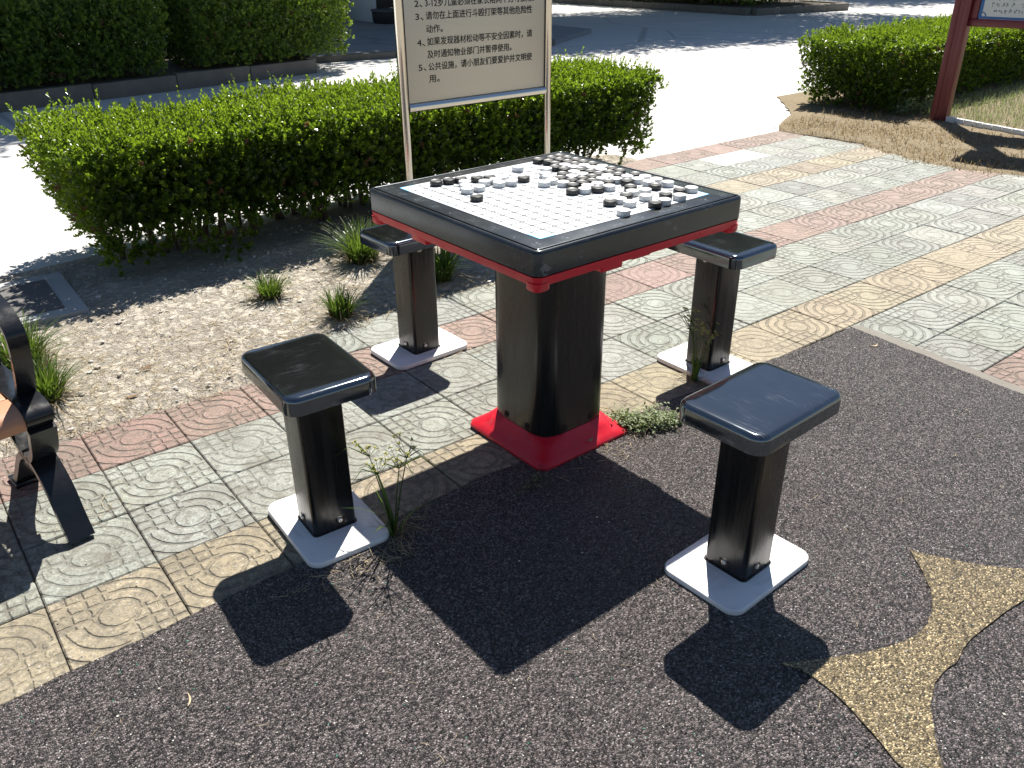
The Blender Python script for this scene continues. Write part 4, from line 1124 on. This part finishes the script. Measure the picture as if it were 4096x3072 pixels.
# dry grass and straw nobody could count
def dry_lawn():
    rg = np.random.default_rng(21); co_l, fs_l, tn_l, off = [], [], [], 0
    n = 17000
    y = rg.uniform(-1.3, 2.5, n); e = np.array([lawn_edge(v) for v in y]); x = e + np.abs(rg.normal(0, 1, n)) * 1.1 + rg.normal(0, .05, n)
    keep = (x < 9) & ((np.abs(rg.normal(0, 1, n)) > .0)); x, y, e = x[keep], y[keep], e[keep]; n = len(x)
    a = rg.uniform(0, 6.28, n); L = rg.uniform(.012, .05, n) * np.where(rg.uniform(0, 1, n) < .04, 1.9, 1); lean = rg.uniform(.4, 2.6, n)
    d = np.stack([np.cos(a), np.sin(a), np.zeros(n)], 1); s = np.stack([-np.sin(a), np.cos(a), np.zeros(n)], 1)
    z = np.where(x > e + .1, .010, .001)
    b = np.stack([x, y, z], 1); w = rg.uniform(.0014, .0034, n)[:, None]
    k = np.sqrt(1 / (1 + lean ** 2))
    mid = b + d * (L * lean * k * .45)[:, None] + np.array([0, 0, 1]) * (L * k * .6)[:, None]
    tip = b + d * (L * lean * k)[:, None] + np.array([0, 0, 1]) * (L * k * .95)[:, None]
    co = np.stack([b - s * w, b + s * w, mid + s * w * .8, mid - s * w * .8, tip + s * w * .15, tip - s * w * .15], 1).reshape(-1, 3)
    i = np.arange(n) * 6
    q = np.concatenate([np.stack([i, i + 1, i + 2, i + 3], 1), np.stack([i + 3, i + 2, i + 4, i + 5], 1)])
    o = raw_mesh("dry_grass", co, q, M['blade_dry'], attr=np.repeat(rg.uniform(0, 1, n), 6)); o["kind"] = 'stuff'
    # green grass patch behind the white edging strip
    n = 9000
    x = rg.uniform(5.9, 9.5, n); y = rg.uniform(.2, 2.1, n); keep = rg.uniform(0, 1, n) < .9
    a = rg.uniform(0, 6.28, n); L = rg.uniform(.02, .07, n); lean = rg.uniform(.1, 1.0, n)
    d = np.stack([np.cos(a), np.sin(a), np.zeros(n)], 1); s = np.stack([-np.sin(a), np.cos(a), np.zeros(n)], 1)
    b = np.stack([x, y, np.full(n, .02)], 1); w = rg.uniform(.0015, .0035, n)[:, None]
    tip = b + d * (L * lean)[:, None] + np.array([0, 0, 1]) * L[:, None]
    co = np.stack([b - s * w, b + s * w, tip + s * w * .3, tip - s * w * .3], 1).reshape(-1, 3); i = np.arange(n) * 4
    o = raw_mesh("lawn_grass", co, np.stack([i, i + 1, i + 2, i + 3], 1), M['weed'], attr=np.repeat(rg.uniform(.2, 1, n), 4)); o["kind"] = 'stuff'
dry_lawn()
def scatter_straw():
    rg = random.Random(4); mb = MB()
    def straw(x, y, z, L, r=.0009):
        a = rg.uniform(0, 6.28); c = rg.uniform(-.5, .5)
        pts = []; p = Vector((x, y, z))
        for k in range(4):
            pts.append(p.copy()); p = p + Vector((math.cos(a + c * k), math.sin(a + c * k), rg.uniform(-.1, .22))) * (L / 3)
            p.z = max(p.z, z)
        mb.tube(pts, [r, r, r * .8, r * .5], 4)
    for k in range(3200):
        x = rg.uniform(-1.7, .7); e = soil_edge(x); y = e + abs(rg.gauss(0, .45)) - .03
        if y > 2.6: continue
        straw(x, y, .016 if y > e + .02 else .006, rg.uniform(.015, .06), rg.uniform(.0005, .0012))
    for (cx, cy, n, sp) in ((-.72, -.215, 60, .05), (-.62, -.13, 40, .04), (-.86, -.19, 25, .05), (.10, -.205, 40, .07), (-.05, -.215, 25, .06), (.10, .60, 16, .06), (.62, .55, 6, .05), (-1.24, .44, 30, .05), (.20, .60, 12, .05), (-.16, -.70, 10, .06)):
        for k in range(n): straw(cx + rg.gauss(0, sp), cy + rg.gauss(0, sp * .5), .0065, rg.uniform(.012, .06), rg.uniform(.0004, .0009))
    for k in range(140): straw(rg.uniform(-1.5, 1.3), rg.uniform(-1.5, -.15), .0062, rg.uniform(.006, .028), rg.uniform(.0004, .0008))
    for k in range(90): straw(rg.uniform(-1.3, 4.2), rg.uniform(-.05, .9), .003, rg.uniform(.008, .04), .0006)
    o = mb.build("straw_litter", M['straw'], auto=None); o["kind"] = 'stuff'
scatter_straw()
def scatter_pebbles():
    rg = random.Random(9); vs, fs = [], []
    ico = [(0, 0, -1), (.72, -.53, -.45), (-.28, -.85, -.45), (-.89, 0, -.45), (-.28, .85, -.45), (.72, .53, -.45), (.28, -.85, .45), (-.72, -.53, .45), (-.72, .53, .45), (.28, .85, .45), (.89, 0, .45), (0, 0, 1)]
    icf = [(0, 1, 2), (1, 0, 5), (0, 2, 3), (0, 3, 4), (0, 4, 5), (1, 5, 10), (2, 1, 6), (3, 2, 7), (4, 3, 8), (5, 4, 9), (1, 10, 6), (2, 6, 7), (3, 7, 8), (4, 8, 9), (5, 9, 10), (6, 10, 11), (7, 6, 11), (8, 7, 11), (9, 8, 11), (10, 9, 11)]
    for k in range(1500):
        if k < 1200:
            x = rg.uniform(-2.2, 1.0); e = soil_edge(x); y = e + rg.uniform(0, 1.75); z = .014
            s = rg.choice([.002, .003, .003, .004, .005, .006, .009]) * rg.uniform(.7, 1.4)
            if k > 1175: s *= 1.9
        else:
            x, y, z = rg.uniform(-1.5, 1.3), rg.uniform(-1.5, .8), .006; s = rg.uniform(.0012, .003)
        i = len(vs)
        a = rg.uniform(0, 6.28); ca, sa = math.cos(a), math.sin(a); q = [rg.uniform(.6, 1.3) for _ in range(3)]
        for v in ico:
            j = rg.uniform(.8, 1.2); X, Y, Z = v[0] * s * q[0] * j, v[1] * s * q[1] * j, v[2] * s * .6 * q[2]
            vs.append((x + ca * X - sa * Y, y + sa * X + ca * Y, z + Z + s * .25))
        fs += [tuple(i + w for w in f) for f in icf]
    o = mesh_obj("pebbles", vs, fs, M['pebble']); o["kind"] = 'stuff'
scatter_pebbles()

# fallen leaves one can point at
def fallen(label, x, y, L, w, rz, mat, z=.007, curl=.4, name="fallen_leaf"):
    vs, fs = [], []; n = 8
    for k in range(n + 1):
        t = k / n; ww = w * math.sin(math.pi * min(.98, t * .96 + .02)) + .0003; cx = L * (t - .5); cy = curl * L * (t - .5) ** 2 * 1.6
        zz = .25 * w + L * .25 * (t - .5) ** 2
        vs += [(cx, cy - ww, zz), (cx, cy + ww, zz), (cx, cy, zz - ww * .45)]
    for k in range(n):
        a = k * 3; fs += [(a, a + 3, a + 5, a + 2), (a + 2, a + 5, a + 4, a + 1)]
    o = mesh_obj(name, vs, fs, mat, smooth=True); o.location = (x, y, z); o.rotation_euler = (0, 0, rz)
    s = o.modifiers.new("th", 'SOLIDIFY'); s.thickness = .0006
    return tag(o, label, "fallen leaf", "fallen leaves and pods on the ground")
fallen("pale curved pod on the dark rubber, right of the glossy stool", .83, -.445, .035, .0042, rad(-38), M['straw'], curl=1.0)
fallen("pale curved pod lying where rubber meets tile near the corner", 1.33, -.335, .035, .0030, rad(-20), M['straw'], curl=.8)
fallen("brown leaf on the sunny soil beyond the bench, lying farther back", -.84, 1.21, .05, .009, rad(10), M['leaf_dry'], z=.018)
fallen("pale brown leaf on the sunny soil, nearest the red tiles", -.95, 1.02, .045, .008, rad(-15), M['leaf_dry'], z=.018)
fallen("pale leaf stuck on the red foot of the table", .02, -.165, .030, .006, rad(-10), M['straw'], z=.029)
fallen("tiny forked straw lying alone on the rubber at lower left", -1.256, -.345, .036, .0016, rad(70), M['straw'], curl=.3)

es = MB()
for k in range(22):
    t0, t1 = k / 22, (k + .94) / 22
    p = Vector((5.83, 1.62, .012)).lerp(Vector((5.45, -.2, .012)), t0); q = Vector((5.83, 1.62, .012)).lerp(Vector((5.45, -.2, .012)), t1)
    d = (q - p); ang = math.atan2(d.y, d.x)
    es.box(0, d.length, -.016, .016, -.01, .042 + random.uniform(-.004, .004), .004, M=Matrix.Translation(p) @ Matrix.Rotation(ang, 4, 'Z'))
e = es.build("edging_strip", M['white']); tag(e, "low white edging strip running through the dry grass beside the maroon post", "edging")
